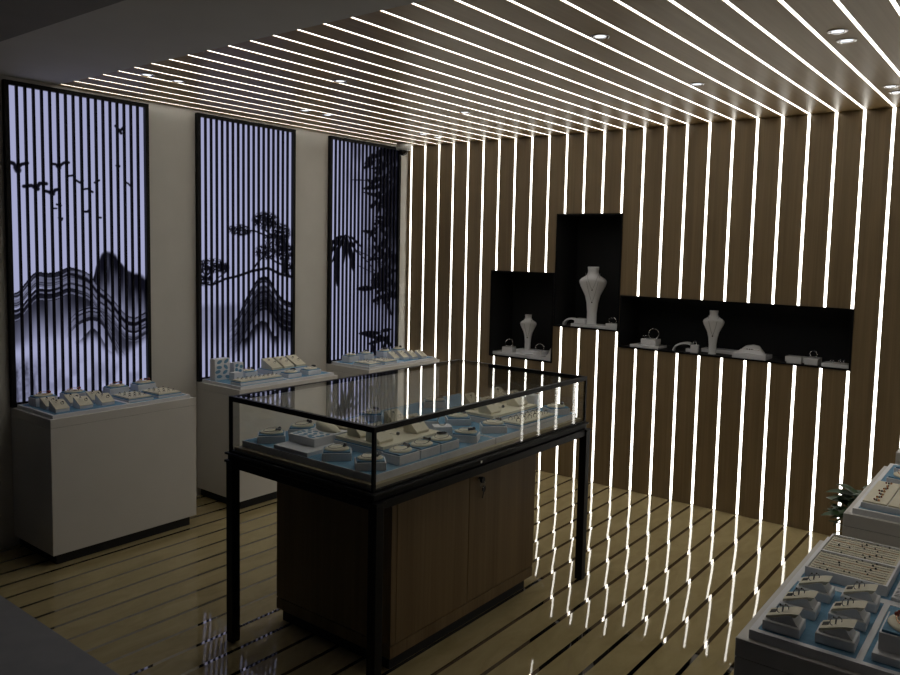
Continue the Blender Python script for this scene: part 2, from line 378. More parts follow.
def art_mountains(Y, Z):
    ink = np.zeros_like(Y)
    R, ok = ridge([(88, 300), (95, 268), (100, 256), (108, 249.5), (116, 255), (122, 264), (128, 271), (135, 272), (142, 275.5), (147, 279)], Y)
    d = R-Z+0.02*(vnoise(Y, Z, 40, 25, 3)-0.5)
    ink = np.maximum(ink, np.where(ok, sst(-0.008, 0.02, d)*np.clip(1.05*np.exp(-(d/0.25)**2), 0, 1)*(0.72+0.45*vnoise(Y, Z, 60, 9, 4)), 0))
    near, _ = ridge([(10.7, 293), (17.8, 293), (25, 283), (35.5, 271), (47, 273), (57, 272), (68.7, 266.5), (78, 269), (89, 273), (97, 285), (109, 294.5), (118.5, 306), (125.6, 315), (135, 318), (147, 311)], Y)
    d = near-Z
    body = strata(d, Y, 0.155, 42, 5)
    low = np.where(d >= 0.155, 0.74*np.exp(-((d-0.155)/0.17)**2)*(0.65+0.55*vnoise(Y, Z, 22, 6, 6)), 0)
    m = np.maximum(body, low); m = np.maximum(m, np.where(np.abs(d-0.003) < 0.005, 0.95, 0))
    ink = np.where(d > 0, m, ink)
    r2, ok = ridge([(52, 342), (59, 335), (66, 324), (73, 314), (80, 309), (91, 305.5), (100, 308), (106, 317), (112, 330), (119, 345), (127, 356)], Y)
    d = r2-Z; b2 = np.maximum(strata(d, Y, 0.085, 36, 7), np.where(d >= 0.085, 0.30*np.exp(-((d-0.085)/0.09)**2), 0))
    b2 = np.maximum(b2, np.where(np.abs(d-0.003) < 0.004, 0.5, 0))
    side = sst(onx(62, 330, XA)[0], onx(84, 320, XA)[0], Y)
    ink = np.where(ok & (d > 0), ink*(1-side)+b2*side, ink)
    r3, ok = ridge([(80, 341), (86, 334), (92, 327), (97, 330), (103, 340), (109, 352)], Y)
    d = r3-Z; ink = np.where(ok & (d > 0), np.maximum(ink*0.3, 0.85*np.exp(-(d/0.05)**2)*(0.6+0.5*vnoise(Y, Z, 70, 20, 8))), ink)
    zf, _ = ridge([(10, 352), (30, 345), (50, 342), (80, 342), (100, 350), (125, 356), (147, 338)], Y)
    ink *= sst(-0.03, 0.055, Z-zf)
    hz = onx(30, 352, XA)[1]
    tree = sst(hz, hz-0.12, Z)*sst(onx(62, 370, XA)[0], onx(14, 370, XA)[0], Y)*(0.15+1.1*vnoise(Y, Z, 60, 18, 9)*vnoise(Y, Z, 30, 9, 12)+0.25*vnoise(Y, Z, 120, 90, 10))
    ink = np.maximum(ink, tree)
    ink = np.maximum(ink, 0.22*sst(hz-0.02, hz-0.18, Z)*sst(0.5, 0.9, vnoise(Y, Z, 25, 14, 21)))
    S = 6.0
    def B(pts, w): return stroke(Y, Z, [(x/S, 130+y/S) for x, y in pts], w)
    for pts, w in [([(48,190),(80,200),(105,228)],.010), ([(105,228),(128,206),(165,198)],.008), ([(100,225),(107,240)],.017),
                   ([(143,338),(188,333),(222,345)],.009), ([(222,345),(238,320),(278,322)],.009), ([(205,340),(225,352)],.012),
                   ([(310,203),(335,206),(352,225)],.007), ([(352,225),(370,206),(385,196),(412,195)],.007), ([(345,215),(355,226)],.011),
                   ([(272,366),(295,372),(318,381),(330,360),(356,355)],.008), ([(300,374),(318,382)],.011),
                   ([(398,278),(440,272)],.005), ([(458,303),(480,316),(497,304)],.006), ([(497,356),(542,350)],.005), ([(568,316),(595,302)],.005),
                   ([(543,366),(556,372)],.006), ([(510,490),(525,490),(538,478)],.006), ([(340,446),(366,453)],.005), ([(306,470),(340,470)],.004),
                   ([(353,526),(370,540),(374,530)],.005), ([(698,214),(712,222),(718,216)],.005), ([(757,315),(770,322),(786,340)],.005), ([(592,525),(606,526)],.005)]:
        ink = np.maximum(ink, B(pts, w))
    for pts, w in [([(115.5,126),(120,131),(124.5,126.5)],.007), ([(119,130),(121,133)],.009)]:
        ink = np.maximum(ink, stroke(Y, Z, pts, w))
    return ink
def art_pine(Y, Z):
    ink = np.zeros_like(Y)
    wash = sst(onx(245, 300, XA)[1], onx(240, 308, XA)[1], Z)*sst(onx(240, 345, XA)[1]-0.05, onx(240, 320, XA)[1], Z)*sst(onx(262, 300, XA)[0], onx(235, 300, XA)[0], Y)
    ink = np.maximum(ink, 0.42*wash*vnoise(Y, Z, 26, 5, 31))
    R, ok = ridge([(198, 345), (215, 338), (227, 328), (237, 318), (247, 296), (257.5, 278.5), (265, 275.5), (270, 279), (277.6, 293), (284, 300), (294, 303)], Y)
    d = R-Z; s = np.maximum(strata(d, Y, 0.24, 34, 33)+0.22*(d > 0)*(d < 0.24), np.where(d >= 0.24, 0.55*np.exp(-((d-0.24)/0.1)**2), 0))
    s = np.maximum(s, np.where(np.abs(d-0.008) < 0.012, 0.95, 0)); fade = sst(onx(222, 330, XA)[0], onx(243, 310, XA)[0], Y)
    ink = np.where(ok & (d > 0), np.maximum(ink*(1-fade), s*fade), ink)
    r3, ok = ridge([(246, 339), (250, 332), (256, 324), (262, 320), (268, 323), (273, 336)], Y)
    d = r3-Z; ink = np.where(ok & (d > 0), np.maximum(0.9*np.exp(-(d/0.075)**2), ink*0.2), ink)
    zb = onx(262, 345, XA)[1]; ink *= sst(zb-0.10, zb+0.05, Z)
    for pts, w0, w1 in [([(292,277),(280,274),(268,268),(252,271),(238,276),(225,279),(212,285),(199,283)],.010,.006), ([(284,240),(287,255),(284,268),(289,276)],.014,.012),
                        ([(262,227),(272,236),(284,240)],.006,.008), ([(240,230),(255,231),(272,238)],.004,.006), ([(266,255),(276,262),(285,266)],.005,.007),
                        ([(252,271),(258,262),(266,254)],.007,.004), ([(199,283),(206,276),(214,270)],.006,.004), ([(212,285),(218,278),(226,272)],.004,.003)]:
        ink = np.maximum(ink, stroke(Y, Z, pts, w0, w1))
    for c, ry, rz, sd, dn in [((240,230),.10,.04,40,.46),((266,221),.12,.065,42,.44),((281,233),.09,.07,44,.42),((284,252),.085,.075,46,.44),((266,252),.10,.055,48,.46),
                              ((274,240),.10,.05,54,.48),((212,266),.13,.05,50,.46),((203,277),.07,.06,52,.48),((222,268),.06,.035,56,.46),((287,268),.05,.05,58,.46)]:
        ink = np.maximum(ink, pad(Y, Z, c, ry, rz, sd, dn))
    return ink
def art_bamboo(Y, Z):
    g = sst(onx(352, 200, XA)[0], onx(398, 200, XA)[0], Y+0.10*(vnoise(Y, Z, 6, 3, 60)-0.5))
    zt, zb = onx(375, 160, XA)[1], onx(385, 320, XA)[1]
    mass = g*(0.60+0.55*vnoise(Y, Z, 18, 14, 61))*(0.40+0.60*sst(zb-0.05, zb+0.45, Z))
    ink = np.clip(mass, 0, 0.96)
    ink = np.maximum(ink, 0.45*sst(onx(335, 170, XA)[0], onx(352, 170, XA)[0], Y)*sst(zt-0.45, zt+0.1, Z)*vnoise(Y, Z, 14, 10, 63))
    R = np.random.default_rng(5)
    for k in range(120):
        px = 371+24*R.random()**0.6; py = 148+150*R.random()
        a = R.normal(2.3, 0.8); L = 8+10*R.random()
        ink = np.maximum(ink, leafstroke(Y, Z, (px, py), (px-L*abs(math.cos(a))*(1 if R.random() < .75 else -1), py+L*math.sin(abs(a))*0.8), 0.012+0.013*R.random()))
    S = 2.81
    def q(p): return (322+p[0]/S, 130+p[1]/S)
    for a, b, w in [((62,298),(28,372),.020),((40,330),(42,438),.022),((30,320),(16,395),.018),((66,302),(60,380),.016),((70,300),(88,398),.022),((74,298),(98,345),.013),
                    ((78,296),(112,330),.012),((60,298),(34,306),.013),((66,295),(50,325),.015),((20,318),(48,310),.018),((82,330),(92,392),.014),((55,300),(20,352),.014),
                    ((105,572),(165,570),.022),((112,574),(180,590),.016),((130,602),(190,580),.020),((140,600),(150,632),.020),((190,570),(170,620),.022),((160,575),(200,610),.022),((165,565),(195,560),.018),
                    ((180,480),(195,520),.02),((160,420),(190,470),.02),((150,400),(185,430),.018)]:
        ink = np.maximum(ink, leafstroke(Y, Z, q(a), q(b), w))
    for pts, w in [([(60,300),(95,338),(130,372),(165,418),(198,470)],.0045), ([(95,338),(128,352),(170,380)],.0035), ([(85,140),(150,142),(200,150)],.004), ([(100,380),(150,405),(190,440)],.003)]:
        ink = np.maximum(ink, stroke(Y, Z, [q(p) for p in pts], w))
    return np.clip(ink, 0, 1)
art_mat = bpy.data.materials.new('lightbox_print'); art_mat.use_nodes = True
nt = art_mat.node_tree; nt.nodes.remove(nt.nodes['Principled BSDF']); em = nt.nodes.new('ShaderNodeEmission'); at = nt.nodes.new('ShaderNodeAttribute'); at.attribute_name = 'ink_colour'
nt.links.new(at.outputs['Color'], em.inputs[0]); em.inputs[1].default_value = LIGHTBOX_POWER; nt.links.new(em.outputs[0], nt.nodes['Material Output'].inputs[0])
PAPER = np.array([0.290, 0.302, 0.465])
ZB, ZT = 0.769, 2.499
def lightbox(y0, y1, art, label):
    t = thing('lightbox', label, 'light box', (XL, (y0+y1)/2, ZB), 0, 'ink landscape light boxes on the white wall')
    yc = (y0+y1)/2; fw = 0.023; x0, x1 = 0.0005, 0.030; h = ZT-ZB
    mb = MB(); a, b = y0-yc, y1-yc
    mb.box(x0, x1, a, a+fw, 0, h).box(x0, x1, b-fw, b, 0, h).box(x0, x1, a+fw, b-fw, 0, fw).box(x0, x1, a+fw, b-fw, h-fw, h)
    mb.obj('frame', 'black', t)
    nu, nv = 210, 460
    ys = np.linspace(a+fw, b-fw, nu+1); zs = np.linspace(fw, h-fw, nv+1); YY, ZZ = np.meshgrid(ys, zs)
    ink = np.clip(art(YY+yc, ZZ+ZB), 0, 1)
    wash = 1+0.10*(vnoise(YY+5, ZZ, 3, 2, 70)-0.5)
    colr = PAPER[None, None, :]*(wash[..., None])*((1-ink[..., None])**1.9)+np.array([0.004, 0.004, 0.008])*ink[..., None]
    me = bpy.data.meshes.new('print')
    vs = np.stack([np.full_like(YY, 0.006), YY, ZZ], -1).reshape(-1, 3)
    idx = np.arange((nu+1)*(nv+1)).reshape(nv+1, nu+1)
    q = np.stack([idx[:-1,:-1], idx[:-1,1:], idx[1:,1:], idx[1:,:-1]], -1).reshape(-1, 4)
    me.vertices.add(len(vs)); me.vertices.foreach_set('co', vs.ravel())
    me.loops.add(q.size); me.loops.foreach_set('vertex_index', q.ravel().astype(np.int32))
    me.polygons.add(len(q)); me.polygons.foreach_set('loop_start', np.arange(0, q.size, 4, dtype=np.int32))
    me.update(calc_edges=True); me.validate()
    ca = me.attributes.new('ink_colour', 'FLOAT_COLOR', 'POINT')
    ca.data.foreach_set('color', np.concatenate([colr.reshape(-1, 3), np.ones((colr.size//3, 1))], 1).astype(np.float32).ravel())
    o = link('print', me, art_mat, t); o['label'] = 'backlit ink painting print'
    MB().box(0.0005, 0.005, a+fw, b-fw, fw, h-fw).obj('back_board', 'black_matt', t)
    ns = 17; pitch = (b-a-2*fw)/(ns+1)
    me = MB().box(0.0085, 0.0250, -0.0056, 0.0056, fw, h-fw).mesh('slat'); me.materials.append(M['slat'])
    for k in range(ns):
        s = link('slat', me, None, t); s.location = (0, a+fw+pitch*(k+1), 0)
    return t
lightbox(-3.187, -2.378, art_mountains, 'slatted light box with ink mountains and a flock of birds')
lightbox(-2.044, -1.242, art_pine, 'slatted light box with an ink pine branch over one peak')
lightbox(-0.906, -0.116, art_bamboo, 'slatted light box with dark ink bamboo leaves')

# ------------------------------------------------------------------ white display cabinets along both side walls
CZ = 0.767
def cabinet(x0, x1, y0, y1, front, label):
    t = thing('display_cabinet', label, 'cabinet', ((x0+x1)/2, (y0+y1)/2, 0), 0)
    hx, hy = (x1-x0)/2, (y1-y0)/2; k = 0.028
    MB().box(-hx+(k if front < 0 else 0), hx-(k if front > 0 else 0), -hy+k, hy-k, 0, 0.058).obj('plinth', 'black_matt', t)
    bev('body', -hx, hx, -hy, hy, 0.058, CZ-0.0465, 0.0015, 'cab_white', t)
    bev('top_panel', -hx, hx, -hy, hy, CZ-0.045, CZ, 0.0015, 'cab_white', t)
    MB().box(-hx+0.004, hx-0.004, -hy+0.004, hy-0.004, CZ-0.0465, CZ-0.045).obj('shadow_gap', 'black_matt', t)
    return t
LX0, LX1 = -0.038, 0.416
RX0, RX1 = 3.845, 4.288
YS = [(-3.184, -2.352), (-2.044, -1.216), (-0.905, -0.083)]
YR = [(-3.166, -2.345), (-2.005, -1.195), (-0.885, -0.090)]
cabinet(LX0, LX1, *YS[0], 1, 'white display cabinet standing before the mountain and birds light box')
cabinet(LX0, LX1, *YS[1], 1, 'white display cabinet standing before the pine branch light box')
cabinet(LX0, LX1, *YS[2], 1, 'white display cabinet before the bamboo light box by the striped wall')
cabinet(RX0, RX1, *YR[0], -1, 'white display cabinet carrying the slanted ring stands and the chain tray')
cabinet(RX0, RX1, *YR[1], -1, 'white display cabinet with the earring card tray, beside the plant')
cabinet(RX0, RX1, *YR[2], -1, 'white display cabinet between the plant and the striped back wall')

def tray(x0, x1, y0, y1, z, label, insets, h=0.018):
    t = thing('display_tray', label, 'tray', ((x0+x1)/2, (y0+y1)/2, z)); hx, hy = (x1-x0)/2, (y1-y0)/2; cx, cy = (x0+x1)/2, (y0+y1)/2
    xs = sorted({x0, x1, *[v for q in insets for v in q[:2]]}); ys = sorted({y0, y1, *[v for q in insets for v in q[2:]]})
    mb = MB(); mb.box(-hx, hx, -hy, hy, 0, h*0.5)
    for i in range(len(xs)-1):
        for j in range(len(ys)-1):
            mx, my = (xs[i]+xs[i+1])/2, (ys[j]+ys[j+1])/2
            if not any(a < mx < b and c < my < d for a, b, c, d in insets):
                mb.box(xs[i]-cx, xs[i+1]-cx, ys[j]-cy, ys[j+1]-cy, h*0.5, h)
    mb.obj('tray_body', 'tray_white', t)
    for a, b, c, d in insets:
        MB().box(a-cx+0.0005, b-cx-0.0005, c-cy+0.0005, d-cy-0.0005, h*0.5, h-0.001).obj('velvet_inset', 'velvet', t)
    return z+h-0.001

# ------------------------------------------------------------------ small display props and jewellery
_mc = {}
def cached(key, fn, mat):
    if key not in _mc:
        me = fn(); me.materials.append(M[mat]); _mc[key] = me
    return _mc[key]
def bevmesh(w, d, h, b, z0=0.0):
    bm = bmesh.new(); bmesh.ops.create_cube(bm, size=1.0)
    for v in bm.verts: v.co = (v.co.x*w, v.co.y*d, z0+(v.co.z+0.5)*h)
    bmesh.ops.bevel(bm, geom=bm.edges[:], offset=b, segments=2, affect='EDGES', profile=0.5)
    me = bpy.data.meshes.new('block'); bm.to_mesh(me); bm.free(); return me
def sphere_mesh(r, n=8):
    return MB().lathe([(max(1e-4, r*math.sin(PI*k/5)), -r*math.cos(PI*k/5)) for k in range(6)], n=n).mesh('gem')
def ring_mesh(R, r, n=18, m=6, sx=1.0):
    return MB().tube([(R*sx*math.cos(2*PI*i/n), R*math.sin(2*PI*i/n), 0) for i in range(n)], r, m, closed=True).mesh('band')
def put(name, me, parent, loc=(0, 0, 0), rot=(0, 0, 0)):
    o = link(name, me, None, parent); o.location = loc; o.rotation_euler = rot; return o

def oval_stand(x, y, z, rz, where, w=0.112, d=0.088, h=0.030, gem='gem_dark', band='silver', group=None, jl=None, sl=None):
    """white block, blue velvet cap, oval cream cushion; a bracelet lies on it as a thing of its own"""
    t = thing('bracelet_stand', sl or 'block stand with oval cream cushion '+where, 'jewellery stand', (x, y, z), rz, group)
    put('block', cached(('blk', w, d, h), lambda: bevmesh(w, d, h, 0.0015), 'tray_white'), t)
    put('velvet_cap', cached(('vc', w, d, h), lambda: bevmesh(w-0.010, d-0.010, 0.006, 0.001, h), 'velvet'), t)
    ow, od = w*0.43, d*0.43
    prof = [(0.97, 0.0), (1.0, 0.002), (0.98, 0.0045), (0.88, 0.0065), (0.6, 0.0080), (0.25, 0.0085)]
    put('cushion', cached(('ov', w, d), lambda: MB().lathe(prof, n=24, sx=ow, sy=od).mesh('cushion'), 'cream'), t, (0, 0, h+0.006))
    zt = z+h+0.006
    j = thing('bracelet', jl or (('rose gold' if band == 'gold' else 'silver')+' bracelet on the cushion '+where), 'bracelet', (x, y, zt+0.0100), rz, (group+', bracelets') if group else None)
    put('band', cached(('bb', w, band), lambda: ring_mesh(ow*0.50, 0.0015, 22, 6, 1.35), band), j, (0, 0, 0.002), (0.10, -0.10, 0))
    ang = random.uniform(-1.2, 0.3)
    for k in range(5):
        a = ang+k*0.30; r = random.choice((0.0050, 0.0062, 0.0074))
        put('gem', cached(('gem', r, gem), lambda: sphere_mesh(r), gem), j, (ow*0.70*math.cos(a), ow*0.52*math.sin(a), 0.005+0.003*random.random()))
    return t
def wedge_stand(x, y, z, rz, label, group, w=0.07, d=0.075, h0=0.014, h1=0.048, base='tray_white', earr='silver', jl=None):
    """slanted earring stand, low edge towards local +x, with a pair of small earrings"""
    t = thing('earring_stand', label, 'jewellery stand', (x, y, z), rz, group)
    put('base', cached(('wb', w, d, h0, h1, base), lambda: MB().prism([(d/2, 0), (d/2, h0), (-d/2+0.012, h1), (-d/2, h1), (-d/2, 0)], 1, -w/2, w/2).mesh('base'), base), t)
    sl = math.atan2(h1-h0, d-0.012); L = math.hypot(h1-h0, d-0.012)
    put('slanted_pad', cached(('wp', w, d, h0, h1), lambda: MB().prism([(d/2+0.002, h0), (d/2+0.002, h0+0.004), (-d/2+0.010, h1+0.005), (-d/2-0.001, h1+0.005), (-d/2-0.001, h1), (-d/2+0.012, h1)], 1, -w/2-0.001, w/2+0.001).mesh('pad'), 'cream'), t)
    c, s = math.cos(rz), math.sin(rz)
    for q in (-1, 1):
        u = -0.1 if q < 0 else 0.12
        lx = u*d; ly = q*w*0.17; lz = h0+0.004+(h1-h0)*(d/2-lx)/(d-0.012)
        e = thing('earring', jl or ('small silver earring pinned on the '+label), 'earring', (x+lx*c-ly*s, y+lx*s+ly*c, z+lz+0.006), rz+q*0.4, group+', earrings')
        put('hoop', cached(('eh', earr), lambda: ring_mesh(0.0075, 0.0013, 14, 5), earr), e, (0, 0, 0.002), (PI/2-0.3, 0, 0.5))
        put('stone', cached(('gem', 0.0038, 'gem_dark'), lambda: sphere_mesh(0.0038), 'gem_dark'), e, (0.003, 0, 0.008))
    return t
def flat_tray(x, y, z, rz, label, group, w=0.17, d=0.16, h=0.020, rows=3, cols=5, jl=None, tall=False, rmat='silver', gmat='gem_dark'):
    """low white tray, blue edge, cream pad, with rings or studs set out in rows"""
    t = thing('ring_tray', label, 'tray', (x, y, z), rz, group)
    put('base', cached(('fb', w, d, h), lambda: bevmesh(w, d, h*0.6, 0.001), 'tray_white'), t)
    put('velvet_edge', cached(('fv', w, d, h), lambda: bevmesh(w-0.004, d-0.004, h*0.2, 0.0006, h*0.6), 'velvet'), t)
    put('pad', cached(('fp', w, d, h), lambda: bevmesh(w-0.014, d-0.014, h*0.35, 0.002, h*0.8), 'cream'), t)
    c, s = math.cos(rz), math.sin(rz)
    for i in range(rows):
        for k in range(cols):
            lx = (-0.5+(i+0.5)/rows)*(w-0.03); ly = (-0.5+(k+0.5)/cols)*(d-0.03)
            e = thing('ring', jl, 'ring', (x+lx*c-ly*s, y+lx*s+ly*c, z+h*1.15), rz, group+', rings')
            R = 0.0095 if tall else 0.0055
            put('band', cached(('fr', R, rmat), lambda: ring_mesh(R, 0.0013, 14, 5), rmat), e, (0, 0, R*0.75), (PI/2, 0, 0.9))
            put('stone', cached(('gem', 0.0032, gmat), lambda: sphere_mesh(0.0032), gmat), e, (0, 0, R*1.75))
    return t
def lattice_box(x, y, z, rz, w, d, h, face, label, nu=3, nv=3):
    t = thing('lattice_box', label, 'display block', (x, y, z), rz)
    put('box', cached(('lb', w, d, h), lambda: bevmesh(w, d, h, 0.0015), 'tray_white'), t)
    R = np.random.default_rng(int(1000*(w+h)))
    U, V = (d, h) if face == 'x' else (w, d)
    for i in range(nu):
        for k in range(nv):
            u = (-0.5+(i+0.5+0.12*R.normal())/nu)*(U-0.008); v = (-0.5+(k+0.5+0.12*R.normal())/nv)*(V-0.008)
            a = U/nu*0.36; b = V/nv*0.32; th = R.normal()*0.5
            pts = [(u+a*math.cos(2*PI*q/12)*math.cos(th)-b*math.sin(2*PI*q/12)*math.sin(th), v+a*math.cos(2*PI*q/12)*math.sin(th)+b*math.sin(2*PI*q/12)*math.cos(th)) for q in range(12)]
            if face == 'x': mb = MB().prism([(p, h/2+q2) for p, q2 in pts], 0, w/2-0.001, w/2+0.0008)
            else: mb = MB().prism(pts, 2, h-0.001, h+0.0008)
            mb.obj('cutout', 'velvet', t)
    return t
def block(x, y, z, rz, w, d, h, label, mat='tray_white', cap=True, name='display_block'):
    t = thing(name, label, 'display block', (x, y, z), rz)
    put('block', cached(('blk', w, d, h, mat), lambda: bevmesh(w, d, h, 0.0015), mat), t)
    if cap: put('velvet_cap', cached(('vc2', w, d, h), lambda: bevmesh(w-0.008, d-0.008, 0.004, 0.001, h), 'velvet'), t)
    return t
def hoop_bracelet(x, y, z, rz, R, label, mat='silver', tilt=0.25, gem=True):
    j = thing('bangle', label, 'bracelet', (x, y, z), rz)
    put('band', cached(('hb', R, mat), lambda: ring_mesh(R, 0.0019, 26, 6), mat), j, (0, 0, R*math.cos(tilt)+0.001), (PI/2-tilt, 0, 0))
    if gem: put('charm', cached(('gem', 0.006, 'gem_dark'), lambda: sphere_mesh(0.006), 'gem_dark'), j, (0, -R*math.sin(tilt), 2*R*math.cos(tilt)))
    return j

# ---- left cabinet before the mountains
x0, x1 = LX0+0.036, LX1-0.014
za = tray(x0, x1, -3.166, -2.380, CZ, 'long white tray with two blue wells, before the mountain light box', [(x0+.014, x1-.014, -3.152, -2.760), (x0+.014, x1-.014, -2.742, -2.394)])
gA = 'bracelet stands before the mountain light box'
for x, y, wh in [(.085, -3.070, 'behind the earring stands at the cabinet end'), (.085, -2.905, 'behind the middle earring stands, mountain cabinet'),
                 (.085, -2.660, 'behind the first stud tray, mountain cabinet'), (.085, -2.490, 'behind the second stud tray, mountain cabinet')]:
    oval_stand(x, y, za, PI/2, wh, w=0.115, d=0.088, h=0.044, gem='gem_red', band='gold', group=gA)
for y, pr in [(-3.085, 'end pair'), (-2.960, 'middle pair'), (-2.840, 'pair beside the stud tray')]:
    for x, rw_ in [(.300, 'front'), (.195, 'rear')]:
        wedge_stand(x, y, za, 0, 'slanted cream earring stand, '+rw_+' of the '+pr+', mountain cabinet', 'earring stands before the mountain light box',
                    jl='small silver earring on the '+rw_+' stand of the '+pr+', mountain cabinet')
flat_tray(.270, -2.665, za, 0, 'flat cream stud tray beside the earring stands, mountain cabinet', 'stud trays before the mountain light box', w=0.19, d=0.150, rows=3, cols=4, jl='tiny ring on the stud tray beside the earring stands, mountain cabinet')
flat_tray(.270, -2.485, za, 0, 'flat cream stud tray at the pilaster end, mountain cabinet', 'stud trays before the mountain light box', w=0.19, d=0.150, rows=3, cols=4, jl='tiny ring on the stud tray at the pilaster end, mountain cabinet')

# ---- left cabinet before the pine
zb = tray(x0, x1, -2.026, -1.240, CZ, 'long white tray with two blue wells, before the pine light box', [(x0+.014, x1-.014, -2.012, -1.640), (x0+.014, x1-.014, -1.622, -1.254)])
lattice_box(.075, -1.945, zb, 0, 0.055, 0.115, 0.140, 'x', 'tall white box with blue leaf cut-outs before the pine', 2, 4)
lattice_box(.100, -1.835, zb, 0, 0.050, 0.075, 0.105, 'x', 'lower white box with blue cut-outs beside the tall one', 2, 3)
block(.180, -1.900, zb, 0, 0.055, 0.060, 0.055, 'small plain white cube before the cut-out boxes', cap=False)
oval_stand(.085, -1.730, zb, PI/2, 'between the cut-out boxes and the sloped boards', w=0.10, d=0.08, h=0.030, band='gold')
flat_tray(.315, -1.830, zb, 0, 'long cream ring tray in front of the cut-out boxes', 'ring tray before the pine', w=0.105, d=0.34, h=0.026, rows=2, cols=9, jl='dark ring standing on the long tray before the pine')
block(.115, -1.450, zb, 0, 0.17, 0.32, 0.030, 'long white plinth with blue cap under sloped earring boards, pine cabinet')
for k, y in enumerate((-1.555, -1.450, -1.345)):
    wh = ('next to the cut-out boxes', 'middle of three', 'at the pilaster end')[k]
    wedge_stand(.115, y, zb+0.034, 0, 'tall slanted cream earring board on the long plinth, '+wh, 'sloped earring boards before the pine', w=0.085, d=0.12, h0=0.010, h1=0.062, base='cream',
                jl='silver earring on the tall slanted board '+wh)
oval_stand(.310, -1.550, zb, PI/2, 'beside the long ring tray, pine cabinet', w=0.115, d=0.09, h=0.026)
oval_stand(.310, -1.375, zb, PI/2, 'at the pilaster end of the pine cabinet', w=0.115, d=0.09, h=0.030)

# ---- left cabinet before the bamboo
zc = tray(x0, x1, -0.887, -0.101, CZ, 'long white tray with two blue wells, before the bamboo light box', [(x0+.014, x1-.014, -0.873, -0.500), (x0+.014, x1-.014, -0.482, -0.115)])
gC = 'bracelet stands before the bamboo light box'
for x, y, wh in [(.085, -.770, 'behind the end stud tray, bamboo cabinet'), (.085, -.610, 'behind the inner stud tray, bamboo cabinet'), (.085, -.390, 'behind the earring stands, bamboo cabinet'), (.085, -.230, 'on the bamboo cabinet, nearest the striped wall')]:
    oval_stand(x, y, zc, PI/2, wh, w=0.105, d=0.085, h=0.046, group=gC)
flat_tray(.290, -.790, zc, 0, 'flat cream stud tray at the free end of the bamboo cabinet', 'stud trays before the bamboo', w=0.17, d=0.14, rows=3, cols=4, jl='tiny ring on the stud tray at the end of the bamboo cabinet')
flat_tray(.290, -.620, zc, 0, 'flat cream stud tray beside the earring stands, bamboo cabinet', 'stud trays before the bamboo', w=0.17, d=0.14, rows=3, cols=4, jl='tiny ring on the stud tray beside the bamboo earring stands')
for (x, y), wh in zip([(.240, -.450), (.270, -.372), (.298, -.294), (.326, -.216)], ('first from the stud tray', 'second from the stud tray', 'second from the striped wall', 'nearest the striped wall')):
    wedge_stand(x, y, zc, 0, 'slanted cream earring stand, '+wh+', bamboo cabinet', 'earring stands before the bamboo light box', w=0.062, d=0.075, h0=0.014, h1=0.055, jl='small silver earring on the bamboo cabinet stand '+wh)

# ------------------------------------------------------------------ glass showcase: table frame, glass case, cabinet underneath
TX0, TX1, TY0, TY1 = 1.707, 2.568, -3.066, -1.510
t = thing('display_table', 'black metal four-legged table frame under the glass case', 'table', ((TX0+TX1)/2, (TY0+TY1)/2, 0)); cx, cy = (TX0+TX1)/2, (TY0+TY1)/2
lw = 0.040
for sx in (0, 1):
    for sy in (0, 1):
        a = TX0 if sx == 0 else TX1-lw; b = TY0 if sy == 0 else TY1-lw
        bev('leg', a-cx, a+lw-cx, b-cy, b+lw-cy, 0, 0.772, 0.002, 'black', t)
        bev('leg_cap', a-0.006-cx, a+lw+0.006-cx, b-0.006-cy, b+lw+0.006-cy, 0.772, 0.782, 0.002, 'black', t)
for (a, b, c, d) in [(TX0+lw, TX1-lw, TY0+.006, TY0+.036), (TX0+lw, TX1-lw, TY1-.036, TY1-.006), (TX0+.006, TX0+.036, TY0+lw, TY1-lw), (TX1-.036, TX1-.006, TY0+lw, TY1-lw)]:
    bev('rail', a-cx, b-cx, c-cy, d-cy, 0.750, 0.782, 0.002, 'black', t)
GX0, GX1, GY0, GY1 = 1.716, 2.546, -3.058, -1.522
GB, GT = 0.821, 1.048
g = thing('glass_case', 'black framed glass showcase full of jewellery on blue boards', 'showcase', (cx, cy, 0.782)); zo = 0.782
bev('case_base', GX0-0.004-cx, GX1+0.004-cx, GY0-0.004-cy, GY1+0.004-cy, 0.0005, 0.022, 0.004, 'black', g)
bev('base_moulding', GX0-0.014-cx, GX1+0.014-cx, GY0-0.014-cy, GY1+0.014-cy, 0.0225, 0.032, 0.004, 'black', g)
mb = MB(); e = 0.016
for q in [(GX0, GX1, GY0, GY0+e), (GX0, GX1, GY1-e, GY1), (GX0, GX0+e, GY0+e, GY1-e), (GX1-e, GX1, GY0+e, GY1-e)]:
    mb.box(q[0]-cx, q[1]-cx, q[2]-cy, q[3]-cy, 0.0325, GB-zo)
mb.obj('bottom_rail', 'black', g)
MB().box(GX0+e-cx, GX1-e-cx, GY0+e-cy, GY1-e-cy, 0.0325, GB-zo+0.014).obj('inner_panel', 'inner', g)
mb = MB(); rh = 0.020; rw = 0.016
for q in [(GX0, GX1, GY0, GY0+rw), (GX0, GX1, GY1-rw, GY1), (GX0, GX0+rw, GY0+rw, GY1-rw), (GX1-rw, GX1, GY0+rw, GY1-rw)]:
    mb.box(q[0]-cx, q[1]-cx, q[2]-cy, q[3]-cy, GT-rh-zo, GT-zo)
mb.obj('top_rim', 'black', g)
pw = 0.012
for sx in (0, 1):
    for sy in (0, 1):
        a = GX0 if sx == 0 else GX1-pw; b = GY0 if sy == 0 else GY1-pw
        MB().box(a-cx, a+pw-cx, b-cy, b+pw-cy, GB-zo, GT-rh-zo).obj('corner_post', 'black', g)
gt = 0.005; ym = -2.262
